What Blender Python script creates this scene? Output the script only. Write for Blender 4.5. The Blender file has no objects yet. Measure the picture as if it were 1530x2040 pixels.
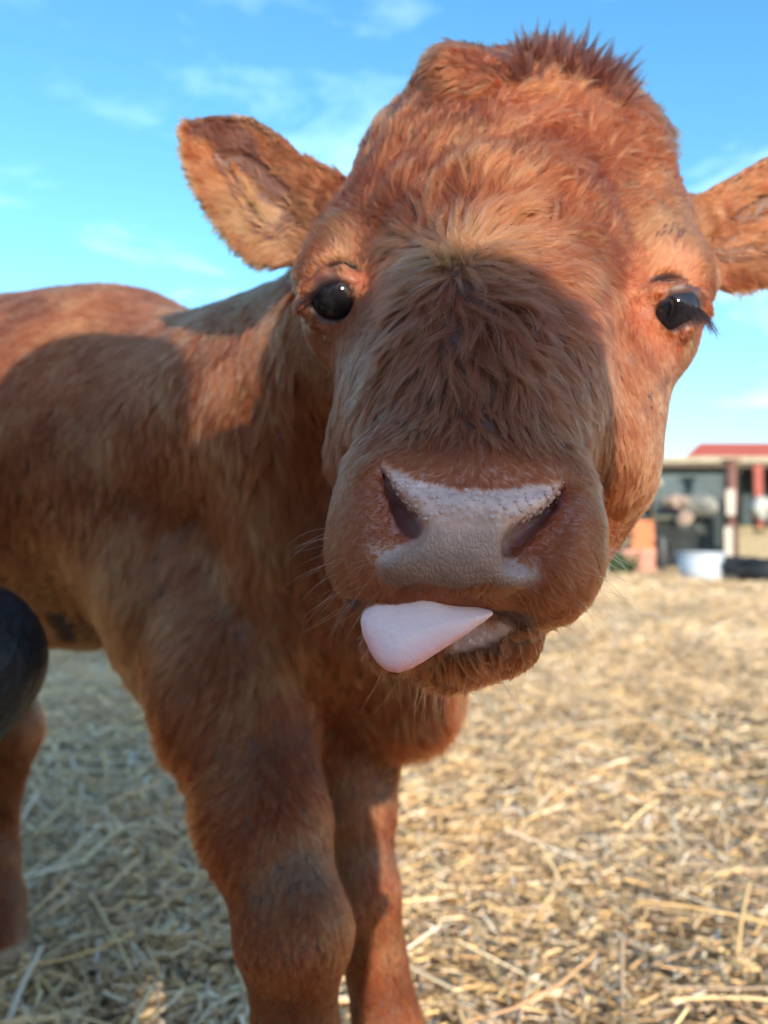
import bpy, bmesh, math, random
import numpy as np
from mathutils import Vector, Matrix, Quaternion
random.seed(7); rng = np.random.default_rng(11)
DEV = ''

# ------------------------------------------------------------------ camera, sky, sun, exposure
sc = bpy.context.scene
EYE = 0.53                      # camera height above the straw
PITCH = math.radians(2.08)
FPX = 1540.0
cam_d = bpy.data.cameras.new('camera'); cam = bpy.data.objects.new('camera', cam_d)
sc.collection.objects.link(cam); sc.camera = cam
cam.location = (0, 0, EYE); cam.rotation_euler = (math.pi/2 + PITCH, 0, 0)
cam_d.sensor_fit = 'VERTICAL'; cam_d.sensor_height = 36.0; cam_d.lens = FPX/2040*36.0
cam_d.clip_start = 0.01; cam_d.clip_end = 3000
cam_d.dof.use_dof = True; cam_d.dof.focus_distance = 0.285; cam_d.dof.aperture_fstop = 8.2

SUN_A, SUN_B = 0.33, 0.25       # light travels (-A, 1, -B)
L = Vector((-SUN_A, 1, -SUN_B)).normalized()
elev = math.asin(-L.z)
sun_d = bpy.data.lights.new('sun', 'SUN'); sun = bpy.data.objects.new('sun', sun_d)
sc.collection.objects.link(sun)
sun.rotation_euler = L.to_track_quat('-Z', 'Y').to_euler()
sun_d.energy = 2.7; sun_d.angle = math.radians(0.53); sun_d.color = (1.0, 0.87, 0.68)

w = bpy.data.worlds.new('World'); sc.world = w; w.use_nodes = True
nt = w.node_tree; nt.nodes.clear()
out = nt.nodes.new('ShaderNodeOutputWorld'); bg = nt.nodes.new('ShaderNodeBackground')
sky = nt.nodes.new('ShaderNodeTexSky'); sky.sky_type = 'NISHITA'; sky.sun_disc = False
sky.sun_elevation = max(elev, math.radians(22)) if False else elev
sky.sun_rotation = math.atan2(-L.x, -L.y)
sky.altitude = 200; sky.air_density = 1.0; sky.dust_density = 0.3; sky.ozone_density = 2.0
hs = nt.nodes.new('ShaderNodeHueSaturation'); hs.inputs['Saturation'].default_value = 1.02; hs.inputs['Hue'].default_value = .492; hs.inputs['Value'].default_value = .87
tc = nt.nodes.new('ShaderNodeTexCoord'); sep = nt.nodes.new('ShaderNodeSeparateXYZ')
def ramp(sock, a, b, c, d):
    r = nt.nodes.new('ShaderNodeMapRange'); r.interpolation_type = 'SMOOTHSTEP'
    for i_, v_ in zip((1, 2, 3, 4), (a, b, c, d)): r.inputs[i_].default_value = v_
    nt.links.new(sock, r.inputs[0]); return r.outputs[0]
nt.links.new(sky.outputs[0], hs.inputs['Color'])
nt.links.new(tc.outputs['Generated'], sep.inputs[0])
# deeper blue on the side away from the sun, as in a clear sky; the pale band at the horizon kept thin
nt.links.new(ramp(sep.outputs[1], -.2, .75, .98, 1.24), hs.inputs['Saturation'])
va = nt.nodes.new('ShaderNodeMath'); va.operation = 'MULTIPLY'
nt.links.new(ramp(sep.outputs[1], -.2, .75, .94, .80), va.inputs[0]); nt.links.new(ramp(sep.outputs[2], 0, .30, .62, 1.0), va.inputs[1]); nt.links.new(va.outputs[0], hs.inputs['Value'])
mp = nt.nodes.new('ShaderNodeMapping'); mp.inputs['Scale'].default_value = (1.6, 1.6, 5.0)
mp.inputs['Location'].default_value = (3.1, 0.2, 0.4)
nt.links.new(tc.outputs['Generated'], mp.inputs[0])
nz = nt.nodes.new('ShaderNodeTexNoise'); nz.inputs['Scale'].default_value = 2.4
nz.inputs['Detail'].default_value = 7; nz.inputs['Roughness'].default_value = .62; nz.inputs['Distortion'].default_value = .5
nt.links.new(mp.outputs[0], nz.inputs[0])
rp = nt.nodes.new('ShaderNodeValToRGB'); rp.color_ramp.elements[0].position = .54; rp.color_ramp.elements[1].position = .86
nt.links.new(nz.outputs[0], rp.inputs[0])
fz = nt.nodes.new('ShaderNodeMapRange'); fz.inputs[1].default_value = 0.75; fz.inputs[2].default_value = 0.15
fz.inputs[3].default_value = 0.15; fz.inputs[4].default_value = 0.75
nt.links.new(sep.outputs[2], fz.inputs[0])
mu = nt.nodes.new('ShaderNodeMath'); mu.operation = 'MULTIPLY'
nt.links.new(rp.outputs[0], mu.inputs[0]); nt.links.new(fz.outputs[0], mu.inputs[1])
mx = nt.nodes.new('ShaderNodeMix'); mx.data_type = 'RGBA'
nt.links.new(mu.outputs[0], mx.inputs[0]); nt.links.new(hs.outputs[0], mx.inputs[6])
mx.inputs[7].default_value = (3.9, 5.2, 6.1, 1)
nt.links.new(mx.outputs[2], bg.inputs[0]); bg.inputs[1].default_value = 0.15
nt.links.new(bg.outputs[0], out.inputs[0])

sc.view_settings.view_transform = 'Standard'; sc.view_settings.look = 'None'
sc.view_settings.gamma = 1; sc.view_settings.exposure = 1.66
sc.render.engine = 'CYCLES'
sc.cycles.max_bounces = 8; sc.cycles.diffuse_bounces = 3; sc.cycles.glossy_bounces = 4
sc.cycles.transmission_bounces = 6; sc.cycles.transparent_max_bounces = 16
sc.cycles.sample_clamp_indirect = 6
sc.cycles.use_denoising = True; sc.cycles.denoiser = 'OPENIMAGEDENOISE'
sc.cycles_curves.shape = 'RIBBONS'

# ------------------------------------------------------------------ helpers
TH_C, TH_S = math.cos(PITCH), math.sin(PITCH)
def P(px, py, D):
    """A spot seen at picture position px, py whose distance ahead is D metres."""
    u = (px-765)/FPX; v = (1020-py)/FPX
    k = D/(TH_C - v*TH_S)
    return Vector((u*k, D, EYE + k*(TH_S + v*TH_C)))
def PIX(X):
    """array of points -> picture positions"""
    x, y, z = X[..., 0], X[..., 1], X[..., 2]-EYE
    f = y*TH_C + z*TH_S; up = -y*TH_S + z*TH_C
    f = np.maximum(f, 1e-3)
    return 765 + x/f*FPX, 1020 - up/f*FPX
col = sc.collection
def link(o, parent=None):
    col.objects.link(o)
    if parent is not None: o.parent = parent
    return o
def tag(o, label=None, cat=None, group=None, kind=None):
    if label: o['label'] = label
    if cat: o['category'] = cat
    if group: o['group'] = group
    if kind: o['kind'] = kind
    return o
def empty(name, loc=(0, 0, 0), rz=0):
    o = bpy.data.objects.new(name, None); o.location = loc; o.rotation_euler = (0, 0, rz)
    o.empty_display_size = .05
    return link(o)
def mesh_np(name, V, F, smooth=True):
    """V n x 3, F m x k (k = 3 or 4)"""
    V = np.asarray(V, np.float32); F = np.asarray(F, np.int32)
    me = bpy.data.meshes.new(name); k = F.shape[1]
    me.vertices.add(len(V)); me.vertices.foreach_set('co', V.ravel())
    me.loops.add(F.size); me.loops.foreach_set('vertex_index', F.ravel())
    me.polygons.add(len(F)); me.polygons.foreach_set('loop_start', np.arange(len(F), dtype=np.int32)*k)
    if smooth: me.polygons.foreach_set('use_smooth', np.ones(len(F), bool))
    me.update(calc_edges=True); me.validate()
    return me
def obj(name, me, m, parent=None, loc=None):
    o = bpy.data.objects.new(name, me); me.materials.clear(); me.materials.append(m)
    if loc is not None: o.location = loc
    return link(o, parent)
def vcol(me, name, arr):
    a = me.attributes.new(name, 'FLOAT_COLOR', 'POINT')
    c = np.ones((len(arr), 4), np.float32); c[:, :arr.shape[1]] = arr
    a.data.foreach_set('color', c.ravel())
def box_bm(bm, c, s, rot=None, bev=0.0):
    r = bmesh.ops.create_cube(bm, size=1.0)
    M = Matrix.Translation(c) @ (rot.to_4x4() if rot else Matrix.Identity(4)) @ Matrix.Diagonal((*s, 1))
    bmesh.ops.transform(bm, matrix=M, verts=r['verts'])
    if bev:
        es = list({e for v in r['verts'] for e in v.link_edges})
        bmesh.ops.bevel(bm, geom=es, offset=bev, segments=2, affect='EDGES', profile=.6)
def cyl_bm(bm, a, b, ra, rb=None, n=14):
    a = Vector(a); b = Vector(b); rb = ra if rb is None else rb
    d = b-a
    M = Matrix.Translation((a+b)/2) @ d.to_track_quat('Z', 'Y').to_matrix().to_4x4()
    bmesh.ops.create_cone(bm, cap_ends=True, segments=n, radius1=ra, radius2=rb, depth=d.length, matrix=M)
def lathe_bm(bm, c, prof, n=40):
    c = Vector(c); rings = []
    for r, z in prof:
        rings.append([bm.verts.new((c.x+r*math.cos(t*2*math.pi/n), c.y+r*math.sin(t*2*math.pi/n), c.z+z)) for t in range(n)])
    for i in range(len(rings)-1):
        for t in range(n):
            bm.faces.new((rings[i][t], rings[i][(t+1) % n], rings[i+1][(t+1) % n], rings[i+1][t]))
def finish(name, bm, m, parent=None, smooth=False):
    me = bpy.data.meshes.new(name); bmesh.ops.recalc_face_normals(bm, faces=bm.faces)
    bm.to_mesh(me); bm.free()
    if smooth:
        for p in me.polygons: p.use_smooth = True
    return obj(name, me, m, parent)
def bm_new(): return bmesh.new()

# materials
def mat(name, c, rough=.6, noise=0.0, nscale=8.0, bump=0.0, c2=None, metal=0.0, spec=.5):
    m = bpy.data.materials.new(name); m.use_nodes = True; n = m.node_tree; b = n.nodes['Principled BSDF']
    b.inputs['Base Color'].default_value = (*c, 1); b.inputs['Roughness'].default_value = rough
    b.inputs['Metallic'].default_value = metal; b.inputs['Specular IOR Level'].default_value = spec
    if noise or bump or c2:
        t = n.nodes.new('ShaderNodeTexCoord'); z = n.nodes.new('ShaderNodeTexNoise')
        z.inputs['Scale'].default_value = nscale; z.inputs['Detail'].default_value = 6
        n.links.new(t.outputs['Object'], z.inputs[0])
        if noise or c2:
            c2 = c2 or tuple(max(0, x*(1-noise)) for x in c)
            r = n.nodes.new('ShaderNodeValToRGB'); r.color_ramp.elements[0].position = .35; r.color_ramp.elements[1].position = .68
            r.color_ramp.elements[0].color = (*c2, 1); r.color_ramp.elements[1].color = (*c, 1)
            n.links.new(z.outputs[0], r.inputs[0]); n.links.new(r.outputs[0], b.inputs['Base Color'])
        if bump:
            bu = n.nodes.new('ShaderNodeBump'); bu.inputs['Strength'].default_value = bump; bu.inputs['Distance'].default_value = .01
            n.links.new(z.outputs[0], bu.inputs['Height']); n.links.new(bu.outputs[0], b.inputs['Normal'])
    return m

# ------------------------------------------------------------------ implicit surfaces (the calf, the people)
class Field:
    def __init__(self, xs, ys, zs):
        self.x = np.asarray(xs, np.float32); self.y = np.asarray(ys, np.float32); self.z = np.asarray(zs, np.float32)
        self.d = np.full((len(xs), len(ys), len(zs)), 0.08, np.float32)
    def sub(self, lo, hi):
        i = [np.searchsorted(a, lo[q]) for q, a in enumerate((self.x, self.y, self.z))]
        j = [np.searchsorted(a, hi[q]) for q, a in enumerate((self.x, self.y, self.z))]
        s = tuple(slice(a, b) for a, b in zip(i, j))
        X = self.x[s[0]][:, None, None]; Y = self.y[s[1]][None, :, None]; Z = self.z[s[2]][None, None, :]
        return s, X, Y, Z
    def merge(self, s, e, k, op):
        d = self.d[s]
        if op == 'add':
            h = np.maximum(k-np.abs(d-e), 0)/k
            self.d[s] = np.minimum(d, e) - h*h*h*k/6
        else:
            h = np.maximum(k-np.abs(d+e), 0)/k
            self.d[s] = np.maximum(d, -e) + h*h*h*k/6
    def cone(self, a, b, ra, rb, k=.02, op='add'):
        a = np.array(a, np.float32); b = np.array(b, np.float32)
        m = max(ra, rb)+.085
        s, X, Y, Z = self.sub(np.minimum(a, b)-m, np.maximum(a, b)+m)
        if 0 in self.d[s].shape: return
        ab = b-a; l2 = float(ab@ab)+1e-12
        px, py, pz = X-a[0], Y-a[1], Z-a[2]
        t = np.clip((px*ab[0]+py*ab[1]+pz*ab[2])/l2, 0, 1)
        d = np.sqrt((px-t*ab[0])**2+(py-t*ab[1])**2+(pz-t*ab[2])**2) - (ra+(rb-ra)*t)
        self.merge(s, d.astype(np.float32), k, op)
    def ball(self, c, r, k=.02, op='add'): self.cone(c, Vector(c)+Vector((1e-4, 0, 0)), r, r, k, op)
    def ell(self, c, r, R=None, k=.02, op='add'):
        c = np.array(c, np.float32); r = np.array(r, np.float32); m = r.max()+.085
        s, X, Y, Z = self.sub(c-m, c+m)
        if 0 in self.d[s].shape: return
        R = np.array(R if R is not None else Matrix.Identity(3), np.float32)   # columns = axes
        px, py, pz = X-c[0], Y-c[1], Z-c[2]
        q = [px*R[0, i]+py*R[1, i]+pz*R[2, i] for i in range(3)]
        k0 = np.sqrt(sum((q[i]/r[i])**2 for i in range(3))); k1 = np.sqrt(sum((q[i]/r[i]**2)**2 for i in range(3)))+1e-9
        self.merge(s, (k0*(k0-1)/k1).astype(np.float32), k, op)
    def plate(self, poly, D, th, k=.006, tilt=0, bend=0.0, cup=0.0, skin=None):
        """A leaf (an ear): outline in picture positions at distance D, tilted back per metre sideways, cupped."""
        pts = [P(x, y, D) for x, y in poly]
        c = sum(pts, Vector())/len(pts)
        x0 = pts[0].x
        q = np.array([(p.x, p.z) for p in pts], np.float32)
        m = .09
        lo = np.array([q[:, 0].min()-.03, D-.08, q[:, 1].min()-.03]); hi = np.array([q[:, 0].max()+.03, D+.10, q[:, 1].max()+.03])
        s, X, Y, Z = self.sub(lo, hi)
        X2 = X[:, 0, :]; Z2 = Z[0, :, :] if False else Z[:, 0, :]
        XX, ZZ = np.broadcast_arrays(X2, Z2)
        d = np.full(XX.shape, 1e9, np.float32); sg = np.ones(XX.shape, np.float32)
        n = len(q); j = n-1
        for i in range(n):
            ex, ez = q[j]-q[i]; wx = XX-q[i, 0]; wz = ZZ-q[i, 1]
            t = np.clip((wx*ex+wz*ez)/(ex*ex+ez*ez), 0, 1)
            d = np.minimum(d, (wx-ex*t)**2+(wz-ez*t)**2)
            c1 = ZZ >= q[i, 1]; c2 = ZZ < q[j, 1]; c3 = ex*wz > ez*wx
            flip = (c1 & c2 & c3) | (~c1 & ~c2 & ~c3)
            sg = np.where(flip, -sg, sg); j = i
        d2 = sg*np.sqrt(d)
        # sheet depth
        inner = np.clip(-d2, 0, .03)
        sheet = D + tilt*np.abs(XX-x0) + bend*(ZZ-c.z) + cup*np.sqrt(inner/.03+1e-6)*1.0
        if skin is not None: sheet = skin[s[0], s[2]]
        dy = np.abs(Y - sheet[:, None, :]) - th
        D2 = np.broadcast_to((d2+th)[:, None, :], dy.shape)
        e = np.minimum(np.maximum(D2, dy), 0) + np.sqrt(np.maximum(D2, 0)**2+np.maximum(dy, 0)**2) - th*.6
        self.merge(s, e.astype(np.float32), k, 'add')
    def front(self, ymax, blur):
        """depth of the first surface met along +y in each column, smoothed"""
        j = np.searchsorted(self.y, ymax)
        ins = self.d[:, :j, :] < 0
        h = np.where(ins.any(1), self.y[ins.argmax(1)], ymax).astype(np.float32)
        for _ in range(blur):
            h[1:-1] = (h[:-2]+h[1:-1]*2+h[2:])/4; h[:, 1:-1] = (h[:, :-2]+h[:, 1:-1]*2+h[:, 2:])/4
        return h
    def surf(self, px, py, D0, D1):
        for D in np.arange(D0, D1, .001):
            p = P(px, py, D)
            i = [min(len(a)-1, np.searchsorted(a, v)) for a, v in zip((self.x, self.y, self.z), p)]
            if self.d[tuple(i)] < 0: return p
        return P(px, py, D1)
    def lid(self, pts, c, r, th, k=.009):
        c = Vector(c); q = []
        for px, py in pts:
            p = P(px, py, c.y); e = math.hypot(p.x-c.x, p.z-c.z)
            q.append(P(px, py, c.y-math.sqrt(max(0, r*r-e*e))))
        for a, b in zip(q, q[1:]): self.cone(a, b, th, th, k)
    def mesh(self):
        d = self.d; nx, ny, nz = d.shape
        ins = d < 0
        cnt = np.zeros((nx-1, ny-1, nz-1), np.int8)
        for a in (0, 1):
            for b in (0, 1):
                for c in (0, 1):
                    cnt += ins[a:nx-1+a, b:ny-1+b, c:nz-1+c]
        mask = (cnt > 0) & (cnt < 8)
        I, J, K = np.nonzero(mask); del cnt
        idx = np.full(mask.shape, -1, np.int32); idx[I, J, K] = np.arange(len(I))
        acc = np.zeros((len(I), 3)); num = np.zeros(len(I))
        for ax in range(3):
            o = [q for q in range(3) if q != ax]
            for u in (0, 1):
                for v in (0, 1):
                    a = [I.copy(), J.copy(), K.copy()]; a[o[0]] += u; a[o[1]] += v
                    b = [x.copy() for x in a]; b[ax] += 1
                    va = d[tuple(a)]; vb = d[tuple(b)]
                    cr = (va < 0) != (vb < 0)
                    t = np.where(cr, va/np.where(cr, va-vb, 1), 0)
                    pa = np.stack([self.x[a[0]], self.y[a[1]], self.z[a[2]]], 1)
                    pb = np.stack([self.x[b[0]], self.y[b[1]], self.z[b[2]]], 1)
                    p = pa+(pb-pa)*t[:, None]
                    acc += np.where(cr[:, None], p, 0); num += cr
        V = acc/num[:, None]
        F = []
        for ax in range(3):
            o = [(ax+1) % 3, (ax+2) % 3]
            sl0 = [slice(1, -1)]*3; sl0[ax] = slice(0, -1)
            sl1 = list(sl0); sl1[ax] = slice(1, None)
            a = ins[tuple(sl0)]; b = ins[tuple(sl1)]
            G = np.nonzero(a != b); g = [G[0].copy(), G[1].copy(), G[2].copy()]
            for q in o: g[q] = g[q]+1
            flip = a[G]
            def vid(du, dv):
                h = [x.copy() for x in g]; h[o[0]] -= du; h[o[1]] -= dv
                return idx[tuple(h)]
            q4 = np.stack([vid(1, 1), vid(0, 1), vid(0, 0), vid(1, 0)], 1)
            q4[~flip] = q4[~flip][:, ::-1]
            F.append(q4)
        return V, np.concatenate(F)
def axis(*seg):
    """(start, stop, step), ... joined into one rising axis"""
    r = []
    for a, b, s in seg: r += list(np.arange(a, b-s*.3, s))
    r.append(seg[-1][1]); return np.array(r)

# ------------------------------------------------------------------ the calf: one continuous body
PAD = [(762, 918), (785, 932), (830, 956), (880, 966), (940, 972), (1000, 974), (1060, 968), (1120, 958), (1117, 985), (1100, 1015),
       (1060, 1040), (1022, 1062), (1008, 1090), (1014, 1120), (1050, 1128), (1072, 1142), (1050, 1180), (1000, 1206), (930, 1200),
       (860, 1184), (790, 1172), (755, 1150), (752, 1118), (790, 1092), (826, 1078), (836, 1056), (822, 1030), (795, 998), (772, 968)]
EYES = [(P(674, 590, .3842), .0146), (P(1330, 615, .3787), .0146)]
def build_calf_field():
    hs_ = .0030 if DEV == 'clay' else .0018
    f = Field(axis((-1.05, -.20, .014), (-.20, .27, hs_), (.27, .36, .010)),
              axis((.19, .46, hs_), (.46, .76, .007), (.76, 1.45, .014)),
              axis((-.02, .44, .010), (.44, .85, hs_), (.85, .92, .008)))
    C = f.cone; E = f.ell; B = f.ball
    # barrel, haunch, shoulder, neck
    C(P(225, 900, .82), P(-900, 985, 1.16), .168, .172, k=.05)
    C(P(180, 1120, .80), P(-300, 1130, .95), .085, .10, k=.06)
    B(P(-1050, 930, 1.2), .165, k=.08)
    C(P(-10, 745, .90), P(230, 800, .80), .085, .10, k=.05)
    C(P(300, 900, .76), P(420, 1190, .70), .118, .095, k=.06)
    C(P(430, 888, .72), P(765, 700, .53), .122, .066, k=.06)
    C(P(765, 685, .53), P(930, 560, .50), .068, .060, k=.05)
    C(P(640, 900, .60), P(650, 1180, .62), .085, .080, k=.05)
    C(P(700, 1100, .60), P(790, 1370, .62), .070, .050, k=.04)
    B(P(825, 1385, .62), .029, k=.03)
    # near foreleg
    C(P(430, 1180, .68), P(470, 1380, .60), .080, .058, k=.05)
    C(P(470, 1380, .60), P(535, 1640, .53), .055, .040, k=.04)
    C(P(532, 1640, .53), P(578, 1830, .50), .0365, .0325, k=.03)
    B(P(596, 1850, .49), .0275, k=.03)
    C(P(583, 1880, .50), P(588, 2080, .50), .030, .0255, k=.03)
    lw = P(592, 2080, .50)
    C(lw, (lw.x, .50, .085), .026, .024, k=.02); B((lw.x, .495, .075), .029, k=.015)
    C((lw.x, .495, .075), (lw.x+.008, .47, .035), .024, .026, k=.015)
    C((lw.x+.008, .47, .03), (lw.x+.01, .465, .005), .030, .034, k=.008)
    # far foreleg
    C(P(690, 1360, .66), P(705, 1600, .62), .055, .032, k=.04)
    C(P(705, 1600, .62), P(722, 1770, .60), .029, .026, k=.02)
    C(P(722, 1770, .60), P(772, 2045, .60), .026, .024, k=.02)
    lw = P(772, 2045, .60)
    C(lw, (lw.x+.01, .60, .085), .024, .023, k=.02); B((lw.x+.01, .60, .075), .027, k=.015)
    C((lw.x+.01, .60, .075), (lw.x+.018, .575, .035), .023, .025, k=.015)
    C((lw.x+.018, .575, .03), (lw.x+.02, .57, .005), .029, .033, k=.008)
    # hind legs
    for dx, dy in ((.022, 0), (-.16, .19)):
        o = Vector((dx, dy, 0))
        C(P(-240, 1120, 1.08)+o, P(-120, 1330, 1.02)+o, .11, .085, k=.06)
        C(P(-120, 1330, 1.02)+o, P(-28, 1450, 1.0)+o, .080, .048, k=.04)
        C(P(-28, 1450, 1.0)+o, P(-50, 1640, 1.03)+o, .044, .030, k=.03)
        C(P(-45, 1640, 1.03)+o, P(-32, 1800, 1.0)+o, .031, .026, k=.02)
        p = P(-28, 1800, 1.0)+o
        C(p, (p.x+.012, p.y-.03, .03), .028, .031, k=.015)
        C((p.x+.012, p.y-.03, .025), (p.x+.014, p.y-.034, .004), .034, .037, k=.008)
    # skull
    E(P(1008, 436, .465), (.084, .080, .080), k=.02)
    E(P(1020, 322, .458), (.068, .054, .043), k=.04)
    C(P(905, 170, .412), P(1050, 210, .402), .0155, .0115, k=.010)
    C(P(905, 165, .430), P(1050, 200, .420), .0165, .0125, k=.010)          # rolled lip at the poll
    C(P(1080, 185, .450), P(1170, 205, .445), .022, .018, k=.012)
    gr = [f.surf(x_, y_, .33, .5) for x_, y_ in ((815, 205), (880, 215), (960, 232), (1030, 248), (1085, 245), (1125, 225))]
    for a_, b_ in zip(gr, gr[1:]): C(a_, b_, .0075, .0075, k=.006, op='sub')
    E(P(985, 400, .43), (.062, .050, .060), k=.05)
    C(P(868, 345, .452), P(748, 470, .432), .032, .026, k=.04)
    C(P(1195, 335, .452), P(1285, 480, .428), .032, .026, k=.04)
    # brows and orbits
    C(P(708, 520, .410), P(765, 478, .415), .026, .024, k=.03)
    C(P(1300, 545, .405), P(1245, 495, .415), .027, .024, k=.03)
    C(P(672, 560, .405), P(692, 640, .405), .0225, .023, k=.015)
    C(P(1334, 575, .405), P(1300, 660, .400), .0215, .022, k=.015)
    # face: bridge, cheeks, jaw
    C(P(985, 560, .400), P(945, 800, .354), .064, .054, k=.045)
    C(P(945, 800, .350), P(932, 960, .320), .050, .043, k=.04)
    C(P(806, 690, .405), P(814, 900, .375), .034, .031, k=.03)
    C(P(1215, 690, .400), P(1165, 900, .375), .034, .033, k=.03)
    C(P(1150, 950, .40), P(1075, 1130, .38), .036, .026, k=.03)
    C(P(790, 930, .40), P(830, 1180, .38), .034, .024, k=.03)
    C(P(1040, 760, .46), P(960, 1180, .40), .055, .030, k=.03)
    # chin and lower lip
    E(P(905, 1268, .318), (.0325, .028, .0165), k=.012)
    C(P(800, 1262, .315), P(1010, 1262, .318), .0105, .0120, k=.012)
    C(P(905, 1240, .335), P(945, 1160, .40), .024, .030, k=.02)
    # muzzle
    E(P(930, 1040, .302), (.0420, .034, .030), k=.015)
    E(P(778, 1110, .300), (.0235, .030, .0245), k=.022)
    E(P(1078, 1125, .300), (.0200, .030, .0232), k=.022)
    E(P(780, 1010, .307), (.0200, .030, .0260), k=.025)
    E(P(1092, 1030, .307), (.0170, .028, .0260), k=.025)
    E(P(915, 1140, .288), (.0290, .022, .0130), k=.012)
    C(P(800, 1165, .292), P(1050, 1195, .292), .0115, .0110, k=.010)
    # nostrils: scoops that deepen towards the pad, then the pad laid over their inner edge
    skin = f.front(.36, 14) + .0052
    S = dict(op='sub')
    C(P(756, 945, .272), P(772, 990, .268), .0040, .0058, k=.012, **S)
    C(P(772, 990, .266), P(806, 1043, .265), .0058, .0068, k=.014, **S)
    C(P(1128, 985, .278), P(1092, 1040, .272), .0034, .0050, k=.012, **S)
    C(P(1092, 1040, .270), P(1034, 1090, .266), .0050, .0062, k=.014, **S)
    f.plate(PAD, .27, .0062, k=.003, skin=skin)
    for line in ([(765, 940, .0010), (776, 975, .0016), (794, 1010, .0024), (812, 1036, .0037), (824, 1052, .0036)],
                 [(1119, 978, .0010), (1106, 1008, .0015), (1078, 1036, .0022), (1046, 1060, .0034), (1022, 1084, .0037), (1012, 1096, .0026)]):
        q_ = [(f.surf(x_, y_, .24, .33), r_) for x_, y_, r_ in line]
        for (a_, ra_), (b_, rb_) in zip(q_, q_[1:]):
            for dp in (.0005, .003, .0062):
                C(a_+Vector((0, dp, 0)), b_+Vector((0, dp, 0)), ra_, rb_, k=.0025, **S)
    # mouth slit
    C(P(712, 1214, .285), P(985, 1234, .285), .0045, .0040, k=.004, **S)
    C(P(985, 1234, .285), P(1140, 1246, .300), .0035, .0025, k=.004, **S)
    C(P(712, 1222, .305), P(985, 1238, .305), .0065, .0055, k=.004, **S)
    # eyes: shallow sockets, then lids that wrap the ball
    B(EYES[0][0], .0147, k=.008, **S); B(EYES[1][0], .0147, k=.008, **S)
    f.lid([(606, 608), (620, 573), (650, 550), (688, 552), (720, 580), (738, 624)], EYES[0][0], .0158, .0030)
    f.lid([(608, 610), (630, 640), (665, 654), (704, 646), (738, 626)], EYES[0][0], .0155, .0026)
    f.lid([(1269, 642), (1278, 603), (1310, 582), (1354, 576), (1386, 592), (1400, 620)], EYES[1][0], .0158, .0030)
    f.lid([(1269, 646), (1295, 674), (1330, 678), (1366, 658), (1398, 620)], EYES[1][0], .0155, .0026)
    # ears: cupped leaves rooted on the poll
    f.plate([(352, 262), (368, 236), (415, 228), (500, 226), (560, 264), (600, 302), (680, 342), (740, 400), (735, 480), (640, 505),
             (560, 528), (505, 524), (470, 498), (432, 448), (395, 385), (364, 330)], .452, .0026, k=.006, tilt=-.0, bend=0, cup=.016)
    f.plate([(1330, 430), (1390, 388), (1450, 352), (1540, 302), (1620, 262), (1700, 250), (1752, 285), (1755, 370), (1710, 460),
             (1640, 530), (1540, 562), (1450, 575), (1410, 560), (1350, 520)], .452, .0026, k=.006, cup=.016)
    C(P(720, 440, .462), P(640, 415, .465), .024, .012, k=.012)
    C(P(1330, 460, .462), P(1400, 445, .465), .024, .012, k=.012)
    return f
fld = build_calf_field()
CV, CF = fld.mesh()
gx, gy, gz = np.gradient(fld.d, fld.x, fld.y, fld.z)
def near(a, v): return np.clip(np.searchsorted(a, v), 0, len(a)-1)
ii = (near(fld.x, CV[:, 0]), near(fld.y, CV[:, 1]), near(fld.z, CV[:, 2]))
CN = np.stack([gx[ii], gy[ii], gz[ii]], 1); CN /= np.linalg.norm(CN, axis=1, keepdims=True)+1e-9
del gx, gy, gz
print('calf verts', len(CV), 'cells', fld.d.size)

def in_poly(x, y, poly):
    r = np.zeros(x.shape, bool); n = len(poly); j = n-1
    for i in range(n):
        xi, yi = poly[i]; xj, yj = poly[j]
        c = ((yi > y) != (yj > y)) & (x < (xj-xi)*(y-yi)/(yj-yi+1e-9)+xi)
        r ^= c; j = i
    return r
def poly_dist(x, y, poly):
    d = np.full(x.shape, 1e9); n = len(poly); j = n-1
    for i in range(n):
        ax, ay = poly[j]; bx, by = poly[i]; ex, ey = bx-ax, by-ay
        t = np.clip(((x-ax)*ex+(y-ay)*ey)/(ex*ex+ey*ey+1e-9), 0, 1)
        d = np.minimum(d, np.hypot(x-ax-ex*t, y-ay-ey*t)); j = i
    return d
def soft_in(x, y, poly, s):
    """1 well inside the outline, 0 well outside, s wide"""
    d = poly_dist(x, y, poly); d = np.where(in_poly(x, y, poly), d, -d)
    return np.clip(d/s+.5, 0, 1)
_wk = np.random.default_rng(5)
_W = _wk.normal(size=(8, 14, 3)); _W /= np.linalg.norm(_W, axis=2, keepdims=True); _PH = _wk.uniform(0, 6.28, (8, 14)); _FR = _wk.uniform(.6, 1.7, (8, 14))
def wave(X, scale, ch=0):
    """smooth noise about -1..1 with features near SCALE metres"""
    r = 0
    for i in range(14): r = r + np.sin((X@(_W[ch, i]*_FR[ch, i]))*(6.28/scale/2)+_PH[ch, i])
    return r/3.6

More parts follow.
